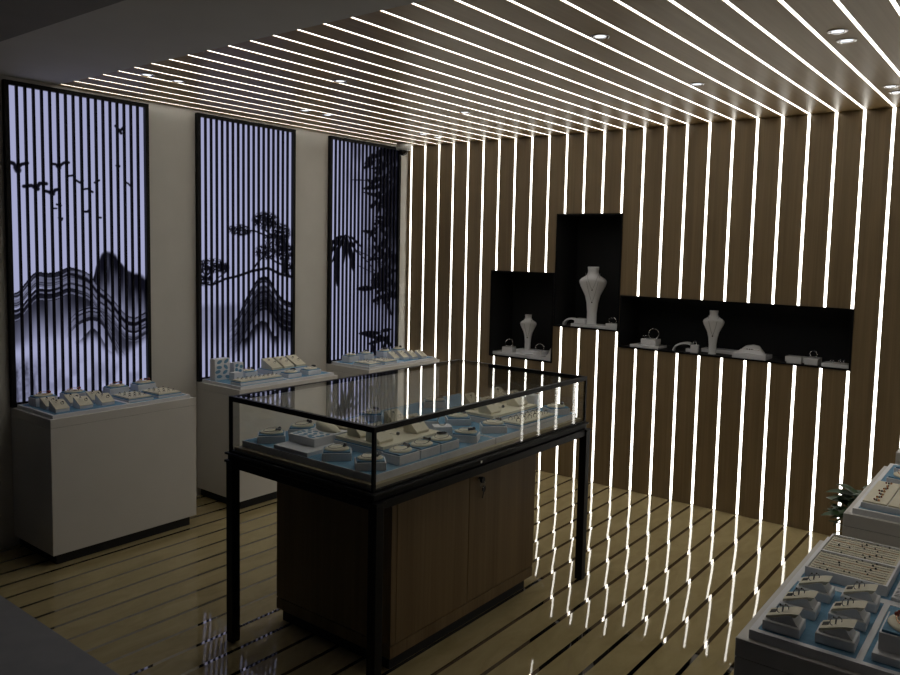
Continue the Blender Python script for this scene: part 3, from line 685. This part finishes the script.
def pane(a, b, c, d, z0, z1): MB().box(a-cx, b-cx, c-cy, d-cy, z0-zo, z1-zo).obj('glass_pane', 'glass', g)
pane(GX0+pw, GX1-pw, GY0+.003, GY0+.003+gt, GB, GT-rh)
pane(GX0+pw, GX1-pw, GY1-.003-gt, GY1-.003, GB, GT-rh)
for xx in (GX0+.003, GX1-.003-gt):
    pane(xx, xx+gt, GY0+pw, ym-.001, GB, GT-rh); pane(xx, xx+gt, ym+.001, GY1-pw, GB, GT-rh)
pane(GX0+rw, GX1-rw, GY0+rw, GY1-rw, GT-gt-0.001, GT-0.001)
lk = MB().lathe([(0.007, 0), (0.007, 0.006)], n=14).obj('case_lock', 'chrome', g); lk.rotation_euler = (0, PI/2, 0); lk.location = (GX1+0.004-cx, -2.43-cy, 0.018)

# wooden cabinet under the case
WX0, WX1, WY0, WY1 = 1.733, 2.420, -2.822, -1.785
w = thing('wooden_cabinet', 'oak veneer cabinet with keyed doors under the glass showcase', 'cabinet', ((WX0+WX1)/2, (WY0+WY1)/2, 0)); wx, wy = (WX0+WX1)/2, (WY0+WY1)/2
MB().box(WX0+.010-wx, WX1-.03-wx, WY0+.028-wy, WY1-.028-wy, 0, 0.062).obj('plinth', 'black_matt', w)
bev('base_board', WX0-wx, WX1-wx, WY0-wy, WY1-wy, 0.062, 0.112, 0.001, 'cab_wood', w)
MB().box(WX0+.008-wx, WX1-.010-wx, WY0+.008-wy, WY1-.008-wy, 0.112, 0.116).obj('shadow_gap', 'black_matt', w)
bev('body', WX0-wx, WX1-.020-wx, WY0-wy, WY1-wy, 0.116, 0.780, 0.001, 'cab_wood', w)
bev('corner_stile', WX1-.0195-wx, WX1-wx, WY0-wy, WY0+.030-wy, 0.116, 0.780, 0.001, 'cab_wood', w)
d1 = bev('door', WX1-.0195-wx, WX1-wx, WY0+.033-wy, -2.326-wy, 0.116, 0.778, 0.001, 'cab_wood', w)
d2 = bev('door', WX1-.0195-wx, WX1-wx, -2.322-wy, WY1-wy, 0.116, 0.778, 0.001, 'cab_wood', w)
kx = WX1-wx; ky = -2.255-wy; kz = 0.660
mb = MB(); mb.loft([[(kx+h_, ky+r*math.cos(2*PI*i/16), kz+r*math.sin(2*PI*i/16)) for i in range(16)] for h_, r in ((0, .011), (.005, .011), (.006, .008), (.010, .007))])
lock = mb.obj('lock', 'chrome', d2); lock['label'] = 'round chrome cylinder lock'
mb = MB(); mb.prism([(ky-.002+.013*math.cos(a)*0.9, kz+.014*math.sin(a)) for a in [2*PI*i/14 for i in range(14)]], 0, kx+.014, kx+.026); mb.box(kx+.008, kx+.016, ky-.002, ky+.002, kz-.004, kz+.004)
kk = mb.obj('key', 'black', d2); kk['label'] = 'black key in the lock'
mb = MB(); mb.prism([(ky+.018+.011*math.cos(a), kz-.046+.015*math.sin(a)) for a in [2*PI*i/14 for i in range(14)]], 0, kx+.012, kx+.017); mb.prism([(ky+.013, kz-.058), (ky+.019, kz-.058), (ky+.010, kz-.088), (ky+.006, kz-.086)], 0, kx+.013, kx+.016)
kk = mb.obj('key', 'black', d2); kk['label'] = 'black spare key hanging below'
MB().tube([(kx+.018, ky+.004+.016*math.cos(a), kz-.020+.016*math.sin(a)) for a in [2*PI*i/16 for i in range(16)]], 0.0011, 5, closed=True).obj('key_ring', 'chrome', d2)

# blue boards inside the case
BZ = GB+0.014; bh = 0.027
for a, b, lab in [(-3.022, -2.272, 'blue velvet board with white edge, door lock end of the showcase'), (-2.264, -1.560, 'blue velvet board with white edge, striped wall end of the showcase')]:
    t = thing('velvet_board', lab, 'board', (2.134, (a+b)/2, BZ)); hy = (b-a)/2; hx = 0.378
    bev('board', -hx, hx, -hy, hy, 0.0, bh-0.003, 0.001, 'tray_white', t)
    mb = MB(); mb.box(-hx, hx, -hy, -hy+.004, bh-.003, bh).box(-hx, hx, hy-.004, hy, bh-.003, bh).box(-hx, -hx+.004, -hy+.004, hy-.004, bh-.003, bh).box(hx-.004, hx, -hy+.004, hy-.004, bh-.003, bh)
    mb.obj('white_edge', 'tray_white', t)
    MB().box(-hx+.004, hx-.004, -hy+.004, hy-.004, bh-.003, bh-.0005).obj('velvet', 'velvet', t)
zs = BZ+bh
D = math.radians
gS = 'bracelet stands in the glass showcase'
for x, y, rz, wh in [(1.850, -2.945, 50, 'in the showcase corner behind the leaf cut-out box'), (1.850, -2.778, 42, 'in the showcase beside the leaf-shaped pads'),
                     (2.244, -2.948, 46, 'in the showcase, facing the leaf cut-out box'), (2.428, -2.955, 48, 'in the showcase by the thick corner post'),
                     (2.220, -2.160, 46, 'in the showcase, behind the two-row ring tray'), (2.438, -2.385, 28, 'in the showcase beside the small white box'),
                     (2.428, -2.170, 45, 'in the showcase at the end of the ring tray'), (2.440, -1.640, 60, 'in the showcase past the ring tray')]:
    oval_stand(x, y, zs, D(rz), wh, group=gS)
for y, wh in [(-2.808, 'first of three in a row from the corner post'), (-2.684, 'middle of three in a row in the showcase'), (-2.560, 'third of the row, beside the small white box')]:
    oval_stand(2.446, y, zs, PI/2, wh, w=0.116, d=0.095, h=0.034, group=gS)
oval_stand(1.870, -2.380, zs, D(40), 'in the showcase behind the blue-capped block', group=gS)
oval_stand(1.890, -1.930, zs, D(40), 'in the showcase behind the second earring platform', group=gS)
# lattice box on its slab
block(2.050, -2.925, zs, 0, 0.200, 0.180, 0.016, 'low white slab under the leaf cut-out box in the showcase', cap=False)
lattice_box(2.032, -2.890, zs+0.016, 0, 0.155, 0.106, 0.034, 'z', 'white box with leaf cut-outs in its top in the showcase', 4, 4)
# pair of leaf shaped pads
block(2.000, -2.735, zs, 0, 0.150, 0.140, 0.040, 'white plinth under two leaf-shaped pads in the showcase', cap=False)
for k, y in enumerate((-2.771, -2.700)):
    t = thing('leaf_pad', ('leaf-shaped cream pad beside the leaf cut-out box in the showcase', 'leaf-shaped cream pad away from the leaf cut-out box in the showcase')[k], 'jewellery pad', (2.000, y, zs+0.040), 0, 'leaf-shaped pads in the showcase')
    rings = []
    for i in range(9):
        u = i/8; wd = 0.030*math.sin(PI*(0.08+0.88*u))**0.7+0.001; xx = 0.065-0.13*u; zz = 0.004+0.030*math.sin(u*PI*0.6)
        rings.append([(xx, -wd, 0.0), (xx, -wd, zz*0.7), (xx, -wd*0.45, zz), (xx, wd*0.45, zz), (xx, wd, zz*0.7), (xx, wd, 0.0)])
    MB().loft(rings).obj('pad', 'cream', t)
    j = thing('necklace', ('thin silver chain on the leaf-shaped pad beside the cut-out box', 'thin silver chain on the leaf-shaped pad away from the cut-out box')[k], 'necklace', (2.000, y, zs+0.040), 0, 'chains on the leaf-shaped pads')
    MB().tube([(0.02-0.07*u, 0.016*math.sin(u*PI*2), 0.0375+0.002*u) for u in [i/12 for i in range(13)]], 0.0011, 5).obj('chain', 'silver', j)
# two earring platforms
def platform(x0, x1, y0, y1, which):
    cx_, cy_ = (x0+x1)/2, (y0+y1)/2; hx, hy = (x1-x0)/2, (y1-y0)/2
    t = thing('earring_platform', 'broad cream earring platform '+which, 'jewellery stand', (cx_, cy_, zs))
    put('plinth', cached(('pp', hx, hy), lambda: bevmesh(2*hx, 2*hy, 0.026, 0.0015), 'tray_white'), t)
    MB().box(-hx+.003, hx-.003, -hy+.003, hy-.003, 0.026, 0.030).obj('velvet_edge', 'velvet', t)
    s0, s1 = 0.0415, 0.0425
    MB().prism([(hx-.006, .030), (hx-.006, s0), (-hx+.006, s1), (-hx+.006, .030)], 1, -hy+.006, hy-.006).obj('platform_pad', 'cream', t)
    sl = math.atan2(s1-s0, 2*hx-.012)
    for pi_, (lx, ly) in enumerate([(hx*.42, -hy*.66), (hx*.42, hy*.55), (-hx*.48, -hy*.55), (-hx*.48, hy*.62)]):
        zz = s0+(s1-s0)*(hx-.006-lx)/(2*hx-.012)
        wedge_stand(cx_+lx, cy_+ly, zs+0.0426, 0, ('front','front','rear','rear')[pi_]+' cream earring stand, '+('lock end','striped wall end','lock end','striped wall end')[pi_]+', of the platform '+which, 'earring stands on the platform, '+which, w=0.078, d=0.074, h0=0.006, h1=0.062, base='cream', jl='silver earring on a stand of the broad platform '+which)
    j = thing('necklace', 'silver chain with dark pendant lying on the platform, '+which, 'necklace', (cx_, cy_, zs), 0)
    hz = lambda lx: s0+(s1-s0)*(hx-.006-lx)/(2*hx-.012)+0.0015
    MB().tube([(-hx*.8+u*hx*1.1, -hy*.10+0.02*u, hz(-hx*.8+u*hx*1.1)) for u in [i/8 for i in range(9)]], 0.0010, 5).obj('chain', 'silver', j)
    put('pendant', cached(('gem', 0.008, 'gem_dark'), lambda: sphere_mesh(0.008), 'gem_dark'), j, (hx*.32, -hy*.10+.022, hz(hx*.32)+.005))
platform(2.098, 2.376, -2.830, -2.462, 'beside the bracelet row')
platform(2.118, 2.370, -2.082, -1.690, 'behind the ring tray')
flat_tray(2.446, -1.905, zs, 0, 'long narrow cream tray with two rows of dark rings in the showcase', 'ring tray in the showcase', w=0.120, d=0.320, h=0.022, rows=2, cols=6, jl='dark stone ring standing on the long showcase tray', tall=True, rmat='gem_dark')
block(2.304, -2.382, zs, D(50), 0.080, 0.062, 0.042, 'small plain white box beside a bracelet stand in the showcase', cap=False)
hoop_bracelet(2.304, -2.382, zs+0.042, D(50), 0.020, 'small silver bangle standing on the white box in the showcase', gem=False)
block(2.170, -2.340, zs, D(45), 0.120, 0.075, 0.040, 'white block with blue velvet cap behind the small white box')
block(2.300, -1.635, zs, 0, 0.050, 0.060, 0.075, 'tall plain white block at the striped wall end of the showcase', cap=False)
block(2.225, -1.635, zs, 0, 0.070, 0.060, 0.055, 'lower plain white block beside the tall one in the showcase', cap=False)

# ------------------------------------------------------------------ right cabinet with slanted ring stands
rx0, rx1 = RX0+0.026, RX1-0.016
zr = tray(rx0, rx1, -3.150, -2.362, CZ, 'white partitioned tray with blue wells under the ring stands and chain tray', [(3.886, 4.098, -3.134, -2.780), (4.112, rx1-.012, -3.134, -2.780), (3.886, rx1-.012, -2.750, -2.376)], h=0.022)
def ring_stand(x, y, z, rz, k):
    wh = ('front', 'middle', 'rear')[k % 3]+' of the row '+('by the aisle' if k < 3 else 'by the tall bracelet stand')
    t = thing('ring_stand', 'slanted cream ring stand, '+wh, 'jewellery stand', (x, y, z), rz, 'slanted ring stands beside the chain tray')
    put('foot', cached('rsf', lambda: bevmesh(0.084, 0.070, 0.024, 0.003), 'tray_white'), t)
    put('neck', cached('rsn', lambda: MB().prism([(-.026, .024), (.036, .024), (.031, .029), (.020, .046), (.008, .044), (-.026, .028)], 1, -.026, .026).mesh('neck'), 'tray_white'), t)
    put('slanted_pad', cached('rsp', lambda: MB().prism([(-.037, .026), (-.036, .032), (.018, .051), (.036, .054), (.028, .044), (.006, .040)], 1, -.024, .024).mesh('pad'), 'cream'), t)
    put('slot', cached('rss', lambda: MB().prism([(-.033, .0325), (-.033, .0341), (-.019, .0391), (-.019, .0375)], 1, -.006, .012).mesh('slot'), 'black_matt'), t)
    c, s = math.cos(rz), math.sin(rz)
    for q in (-1, 1):
        lx, ly = -0.004+0.005*q, -0.004+0.004*q
        r = thing('ring', 'slim upright ring in the ring stand, '+wh, 'ring', (x+lx*c-ly*s, y+lx*s+ly*c, z+0.0425), rz, 'rings in the slanted ring stands')
        put('band', cached('rband', lambda: ring_mesh(0.0092, 0.0010, 18, 6), 'chain_dark'), r, (0, 0, 0.0075), (PI/2, 0, 0.9))
        put('stone', cached(('gem', 0.0022, 'gem_dark'), lambda: sphere_mesh(0.0022), 'gem_dark'), r, (0, 0, 0.017))
for k, (x, y) in enumerate([(3.934, -3.090), (3.940, -2.970), (3.946, -2.845), (4.048, -3.076), (4.048, -2.950), (4.050, -2.825)]):
    ring_stand(x, y, zr, D(2), k)
# chain tray: white frame, two ribbed cream pads, fine chains
t = thing('chain_tray', 'white two-part tray of ribbed cream pads holding fine chains', 'tray', (3.994, -2.566, zr)); hx, hy = 0.102, 0.164; hh = 0.028
mb = MB(); mb.box(-hx, hx, -hy, hy, 0, 0.016)
for q in [(-hx, hx, -hy, -hy+.005), (-hx, hx, hy-.005, hy), (-hx, -hx+.005, -hy+.005, hy-.005), (hx-.005, hx, -hy+.005, hy-.005), (-hx+.005, hx-.005, -.004, .004)]: mb.box(q[0], q[1], q[2], q[3], 0.016, hh)
mb.obj('frame', 'tray_white', t)
nr = 8
for a, b in ((-hy+.006, -.005), (.005, hy-.006)):
    pts = [(a, .017)]
    for k in range(nr):
        y_ = a+(b-a)*k/nr; s_ = (b-a)/nr; pts += [(y_+s_*.08, .0235), (y_+s_*.5, .0255), (y_+s_*.92, .0235), (y_+s_*.99, .021)]
    pts += [(b, .017)]
    MB().prism(pts[::-1], 0, -hx+.006, hx-.006).obj('ribbed_pad', 'cream', t)
    for k in range(nr):
        y_ = a+(b-a)*(k+0.5)/nr
        mat = 'gold' if k % 3 == 2 else 'silver'
        j = thing('chain', 'fine '+('rose gold' if mat == 'gold' else 'silver')+' chain laid along a rib of the two-part tray', 'necklace', (3.994, -2.566+y_, zr+.0255), 0, ('rose gold' if mat == 'gold' else 'silver')+' chains in the two-part tray')
        MB().tube([(-hx+.012+(2*hx-.024)*u, 0.0012*math.sin(u*40), 0.0008) for u in [i/14 for i in range(15)]], 0.0009, 5).obj('links', mat, j)
        for q in range(2):
            r = random.choice((.0024, .0032)); put('pendant', cached(('gem', r, 'gem_dark'), lambda: sphere_mesh(r), 'gem_dark'), j, (random.uniform(-.07, .07), 0, 0.002))
# stand with slanted white bars
t = thing('bar_stand', 'stand of slanted white bars beside the ribbed chain tray', 'jewellery stand', (4.164, -2.618, zr))
put('foot', cached('bsf', lambda: bevmesh(0.11, 0.26, 0.010, 0.001), 'tray_white'), t)
bme = MB().prism([(-.052, .010), (-.046, .010), (.046, .068), (.040, .072)], 1, -.006, .006).mesh('bar'); bme.materials.append(M['tray_white'])
for k in range(9): put('slanted_bar', bme, t, (0, -.112+k*.028, 0))
block(4.186, -3.020, zr, 0, 0.120, 0.190, 0.018, 'low white slab under a tall bracelet stand beside the ring stands', cap=False)
oval_stand(4.186, -3.025, zr+0.018, PI/2, 'on a low slab beside the slanted ring stands', w=0.13, d=0.105, h=0.040, gem='gem_red', band='gold')

# ---- right cabinet with the earring cards, and the last one by the wall
zq = tray(rx0, rx1, -1.988, -1.212, CZ, 'white tray with one long blue well beside the plant', [(3.886, rx1-.012, -1.974, -1.226)], h=0.020)
t = thing('stud_tray', 'flat tray of three cream earring cards with rows of small studs', 'tray', (4.016, -1.795, zq))
put('base', cached('stb', lambda: bevmesh(0.250, 0.330, 0.020, 0.001), 'tray_white'), t)
for k in range(3):
    put('card', cached('stc', lambda: bevmesh(0.078, 0.316, 0.006, 0.0012, 0.020), 'cream'), t, (-0.082+0.082*k, 0, 0))
    for i in range(7):
        e = thing('earring', 'small gold and dark stud earring on the '+('aisle side', 'middle', 'wall side')[k]+' card of the flat tray', 'earring', (4.016-0.082+0.082*k+random.uniform(-.004, .004), -1.795-0.13+i*0.043, zq+0.0265), random.uniform(0, 3), 'studs on the earring cards')
        for q, (dx, mt) in enumerate([(-.008, 'gold'), (0, 'chain_dark'), (.008, 'gem_red')]):
            r = 0.0044 if q != 2 else 0.0034
            put('stone', cached(('gem', r, mt), lambda: sphere_mesh(r, 7), mt), e, (dx, 0.003*(q-1), 0.003))
oval_stand(3.975, -1.545, zq, D(80), 'behind the earring card tray, near the plant', w=0.13, d=0.10, h=0.034, gem='gem_red', band='gold')
oval_stand(3.975, -1.370, zq, D(80), 'at the plant end of the earring card cabinet', w=0.13, d=0.10, h=0.034, gem='gem_red', band='gold')
zw = tray(rx0, rx1, -0.868, -0.107, CZ, 'white tray with one blue well on the cabinet by the striped wall', [(3.886, rx1-.012, -0.854, -0.121)], h=0.020)
block(3.945, -0.795, zw, 0, 0.080, 0.085, 0.050, 'white block with blue cap on the cabinet by the striped wall')

# ------------------------------------------------------------------ things in the niches
BUST = [(0, .037), (.015, .036), (.087, .0362), (.157, .044), (.21, .057), (.254, .079), (.28, .092), (.306, .1005), (.322, .097), (.335, .084), (.346, .066), (.358, .050), (.372, .0405), (.39, .039), (.404, .041), (.416, .0415), (.42, .040)]
BZ_, BA_ = [q[0] for q in BUST], [q[1] for q in BUST]
def bust(x, y, z, rz, h, label):
    t = thing('necklace_bust', label, 'jewellery bust', (x, y, z), rz); k = h/0.42
    prof = [(zz, a_, a_*np.interp(zz, [0, .15, .30, .36, .42], [.92, .85, .56, .8, .85])) for zz, a_ in BUST]
    n = 28; rings = []
    for zz, a, b in prof:
        rings.append([(k*a*math.cos(2*PI*i/n), k*(b*math.sin(2*PI*i/n) + 0.012*math.sin(PI*zz/0.42)), k*zz) for i in range(n)])
    MB().loft(rings).obj('torso', 'bust', t)
    return t
def chain_on_bust(x, y, z, rz, h, zs_, wd, label):
    j = thing('necklace', label, 'necklace', (x, y, z), rz); k = h/0.42
    pts = []
    for i in range(17):
        u = i/16; s = 2*u-1; zz = .375-(.375-zs_)*(1-abs(s)**1.3); half = float(np.interp(zz, BZ_, BA_)); dep = half*float(np.interp(zz, [0, .15, .30, .36, .42], [.92, .85, .56, .8, .85]))
        xx = s*wd*np.interp(zz, [zs_, .375], [1, 1]); q = min(0.97, abs(xx)/half)
        pts.append((k*xx, -k*(dep*math.sqrt(1-q*q)-0.012*math.sin(PI*zz/.42)+.0015), k*zz))
    MB().tube(pts, 0.0012, 5).obj('chain', 'chain_dark', j)
    put('pendant', cached(('gem', 0.005, 'gem_dark'), lambda: sphere_mesh(0.005), 'gem_dark'), j, (pts[8][0], pts[8][1]-.002, pts[8][2]-.004))
def arch(x, y, z, rz, L, wd, h, label):
    t = thing('bracelet_arch', label, 'jewellery stand', (x, y, z), rz); o, i_ = [], []
    for k in range(11):
        a = PI*k/10*0.62+0.02; R_ = L/ (1-math.cos(PI*0.62)); o.append((-L/2+R_*(1-math.cos(a)), h*math.sin(a))); i_.append((-L/2+0.010+(R_-0.010)*(1-math.cos(a)), (h-0.012)*math.sin(a)))
    MB().prism(o+i_[::-1], 1, -wd/2, wd/2).obj('arch', 'bust', t)
    MB().box(L/2-0.03, L/2, -wd/2, wd/2, 0, h*0.35).obj('foot', 'bust', t)
nz = [n[2]+0.008 for n in NICHES]
# niche with the short bust
block(1.115, 0.115, nz[0], 0, 0.490, 0.180, 0.026, 'long low white slab in the square niche with the short bust', 'bust', cap=False)
z1 = nz[0]+0.026
block(1.175, 0.135, z1, 0, 0.250, 0.100, 0.028, 'white plinth under the short bust', 'bust', cap=False)
bust(1.132, 0.125, z1+0.028, D(20), 0.275, 'short white necklace bust in the square niche')
chain_on_bust(1.132, 0.125, z1+0.028, D(20), 0.275, .15, .05, 'thin dark chain with pendant on the short bust in the square niche')
block(0.985, 0.085, z1, D(10), 0.085, 0.080, 0.040, 'white block left of the short bust carrying a bangle', 'bust', cap=False)
hoop_bracelet(0.985, 0.085, z1+0.040, D(20), 0.030, 'silver bangle on the block in the square niche, nearer the corner', gem=False)
block(1.285, 0.062, z1, D(-8), 0.080, 0.065, 0.036, 'small white block with a bangle at the tall niche side of the square niche', 'bust', cap=False)
hoop_bracelet(1.285, 0.062, z1+0.036, D(40), 0.032, 'tilted silver bangle in the square niche, by the tall niche side', gem=False, tilt=0.6)
t = thing('ramp_stand', 'white ramp-shaped stand against the side of the square niche', 'jewellery stand', (1.392, 0.080, nz[0]))
MB().prism([(-.028, 0), (.027, 0), (.027, .105), (.010, .095), (-.012, .050), (-.028, .034)], 1, -.060, .060).obj('ramp', 'bust', t)
# tall niche
block(1.720, 0.085, nz[1], 0, 0.260, 0.120, 0.022, 'low white slab under the tall bust', 'bust', cap=False)
z2 = nz[1]+0.022
bust(1.705, 0.085, z2, D(22), 0.420, 'tall white necklace bust in the tall niche')
chain_on_bust(1.705, 0.085, z2, D(22), 0.420, .255, .045, 'short silver chain with pendant on the tall bust')
chain_on_bust(1.705, 0.085, z2, D(22), 0.420, .165, .055, 'long silver chain with pendant on the tall bust')
block(1.622, 0.090, z2, 0, 0.085, 0.080, 0.036, 'small white block beside the foot of the tall bust', 'bust', cap=False)
arch(1.535, 0.065, nz[1], 0, 0.100, 0.040, 0.060, 'white curved bracelet arch in the tall niche')
block(1.895, 0.062, nz[1], 0, 0.090, 0.075, 0.042, 'white block with bangle at the side of the tall niche', 'bust', cap=False)
hoop_bracelet(1.885, 0.062, nz[1]+0.042, D(30), 0.026, 'tilted silver bangle on the block in the tall niche', tilt=0.7)
# long niche
z3 = nz[2]
block(2.150, 0.095, z3, 0, 0.210, 0.150, 0.020, 'low white slab at the tall niche end of the long niche', 'bust', cap=False)
block(2.165, 0.100, z3+.020, 0, 0.110, 0.090, 0.040, 'white block with bangles at the tall niche end of the long niche', 'bust', cap=False)
hoop_bracelet(2.185, 0.100, z3+.060, D(35), 0.036, 'upright silver bangle on the block at the end of the long niche', tilt=0.1)
hoop_bracelet(2.125, 0.090, z3+.060, D(15), 0.024, 'reclining silver bangle beside the upright one in the long niche', tilt=1.2)
arch(2.400, 0.085, z3, D(8), 0.120, 0.050, 0.062, 'white curved bracelet arch in the long niche')
block(2.496, 0.060, z3, D(10), 0.048, 0.045, 0.052, 'small white cube with a ring in the long niche', 'bust', cap=False)
hoop_bracelet(2.496, 0.060, z3+.052, D(40), 0.011, 'small dark-stoned ring on the cube in the long niche', tilt=0.2)
block(2.640, 0.190, z3, 0, 0.260, 0.090, 0.024, 'low white slab behind the bust in the long niche', 'bust', cap=False)
bust(2.606, 0.085, z3, D(12), 0.290, 'white necklace bust in the long niche beside the cube')
chain_on_bust(2.606, 0.085, z3, D(12), 0.290, .18, .05, 'thin chain on the bust in the long niche')
t = thing('necklace_pad', 'white sloping necklace pad with rounded collar in the long niche', 'jewellery stand', (2.865, 0.090, z3))
put('plinth', cached('npp', lambda: bevmesh(0.210, 0.150, 0.026, 0.002), 'bust'), t)
rings = []
for i in range(11):
    u = i/10; yy = -.072+.142*u; hz_ = .030+.048*math.sin(PI*min(1, u*0.72+.02))**1.2; wd = .100-.042*sst(0.15, 0.9, u)
    rings.append([(-wd, yy, .026), (-wd, yy, .032), (-wd*.55, yy, hz_), (0, yy, hz_+.006), (wd*.55, yy, hz_), (wd, yy, .032), (wd, yy, .026)])
MB().loft(rings).obj('collar', 'bust', t)
j = thing('necklace', 'thin chain with stones on the sloping pad in the long niche', 'necklace', (2.865, 0.090, z3))
MB().tube([(-.060+.12*u, -.050-.010*math.sin(PI*u), .058+.002*math.sin(PI*u)) for u in [i/12 for i in range(13)]], .0014, 5).obj('chain', 'silver', j)
for k in range(3): put('stone', cached(('gem', .004, 'gem_dark'), lambda: sphere_mesh(.004), 'gem_dark'), j, (-.015+.015*k, -.060, .061))
block(3.130, 0.120, z3, 0, 0.120, 0.080, 0.034, 'white block behind the small cube, far end of the long niche', 'bust', cap=False)
block(3.135, 0.050, z3, D(5), 0.085, 0.050, 0.042, 'small white block in front of a larger one in the long niche', 'bust', cap=False)
block(3.235, 0.085, z3, 0, 0.075, 0.110, 0.040, 'white block with a bangle near the end tray of the long niche', 'bust', cap=False)
hoop_bracelet(3.235, 0.085, z3+.040, D(40), 0.022, 'silver bangle near the end tray of the long niche', tilt=0.4)
t = block(3.372, 0.075, z3, 0, 0.150, 0.110, 0.022, 'flat white slab with rings at the solid wall end of the long niche', 'bust', cap=False)
for k, (dx, dy) in enumerate([(-.025, -.015), (.015, .0), (.030, .025)]):
    hoop_bracelet(3.372+dx, 0.075+dy, z3+.022, D(30+40*k), 0.010, 'small ring on the flat slab at the end of the long niche', tilt=0.3)['group'] = 'rings on the end slab of the long niche'

# ------------------------------------------------------------------ ceiling spots, security camera, plant
def downlight(x, y, label):
    t = thing('downlight', label, 'ceiling light', (x, y, H-0.012), 0, 'recessed ceiling spots')
    put('trim_ring', cached('dl1', lambda: MB().loft([[(r*math.cos(2*PI*i/24), r*math.sin(2*PI*i/24), z) for i in range(24)] for r, z in ((.022, .0118), (.037, .0118), (.037, .0095), (.034, .0080), (.023, .0105))], cap=False, closed=True).mesh('trim'), 'chrome'), t)
    put('lens', cached('dl2', lambda: MB().lathe([(.0215, .0103), (.0215, .0118)], n=20, smooth=False).mesh('lens'), 'spot'), t)
for x, pairs, lab in [(0.562, [(-2.776, -2.600), (-1.655, -1.465), (-.515, -.335)], ('mountain picture', 'pine picture', 'bamboo picture')),
                      (3.675, [(-2.820, -2.660), (-1.765, -1.610), (-.610, -.444)], ('slanted ring stands', 'earring card tray', 'last cabinet by the striped wall'))]:
    for pr, wh in zip(pairs, lab):
        for y in pr: downlight(x+(0.088 if y < -2.5 and x < 1 else 0), y, 'recessed chrome spot, one of the pair above the '+wh)
for x, y in [(1.395, -2.146), (1.395, -1.090), (2.900, -2.179), (2.897, -1.144)]: downlight(x, y, 'single recessed chrome spot over the '+('picture' if x < 2 else 'ring stand')+' side of the showcase, '+('nearer the shop front' if y < -1.5 else 'nearer the striped wall'))
t = thing('security_camera', 'white dome security camera in the ceiling corner', 'camera', (0.066, -0.175, H-0.098))
MB().lathe([(.040, .042), (.058, .047), (.062, .064), (.062, .088), (.056, .0975)], n=24).obj('housing', 'dome', t)
MB().lathe([(.004, 0), (.018, .004), (.030, .014), (.037, .028), (.039, .042)], n=20).obj('dome', 'dome_dark', t)

t = thing('potted_plant', 'leafy green potted plant in the gap between two white cabinets', 'plant', (3.835, -1.040, 0))
MB().lathe([(.085, 0), (.095, .01), (.120, .20), (.128, .24), (.118, .24), (.110, .215), (.02, .21)], n=24).obj('pot', 'pot', t)
MB().lathe([(.109, .214), (.05, .220), (.004, .222)], n=18, cap=False).obj('soil', 'soil', t)
mb = MB()
for k in range(11):
    a = 2*PI*k/11; mb.tube([(0.015*math.cos(a), 0.015*math.sin(a), .21), (-0.02+0.04*math.cos(a), 0.03*math.sin(a), .38), (-0.045+0.11*math.cos(a), 0.055*math.sin(a), .53)], .003, 6)
mb.obj('stem', 'leaf', t)
def leafmesh(L, wd, droop):
    vs, fs = [], []
    for i in range(9):
        u = i/8; wv_ = wd*math.sin(PI*(0.05+0.93*u))**0.8; xx = L*(u-0.18*droop*u*u); zz = L*(0.35*u-droop*0.75*u*u)
        vs += [(xx, -wv_, zz+wv_*.25), (xx, 0, zz), (xx, wv_, zz+wv_*.25)]
    for i in range(8):
        q = i*3; fs += [(q, q+1, q+4, q+3), (q+1, q+2, q+5, q+4)]
    mb = MB(); mb.add(vs, fs, True); me = mb.mesh('leaf'); me.materials.append(M['leaf']); return me
lm = [leafmesh(.115, .021, .55), leafmesh(.10, .019, .8), leafmesh(.13, .020, .35)]
R = random.Random(3)
for k in range(120):
    a = R.uniform(0, 2*PI); rr = R.random()**0.6
    cx_ = -0.045+0.165*rr*math.cos(a); cy_ = 0.085*rr*math.sin(a); zz = R.uniform(.47, .61)-0.09*rr*rr
    th = math.atan2(cy_*1.2, cx_+0.02)+R.uniform(-.6, .6)
    o = put('leaf', lm[k % 3], t, (cx_*0.8, cy_*0.8, zz), (R.uniform(-.5, .5), -R.uniform(-.35, .55), th))
    sc = R.uniform(.8, 1.15) if abs(math.sin(th)) < .8 else 0.55
    o.scale = (sc, sc, sc)
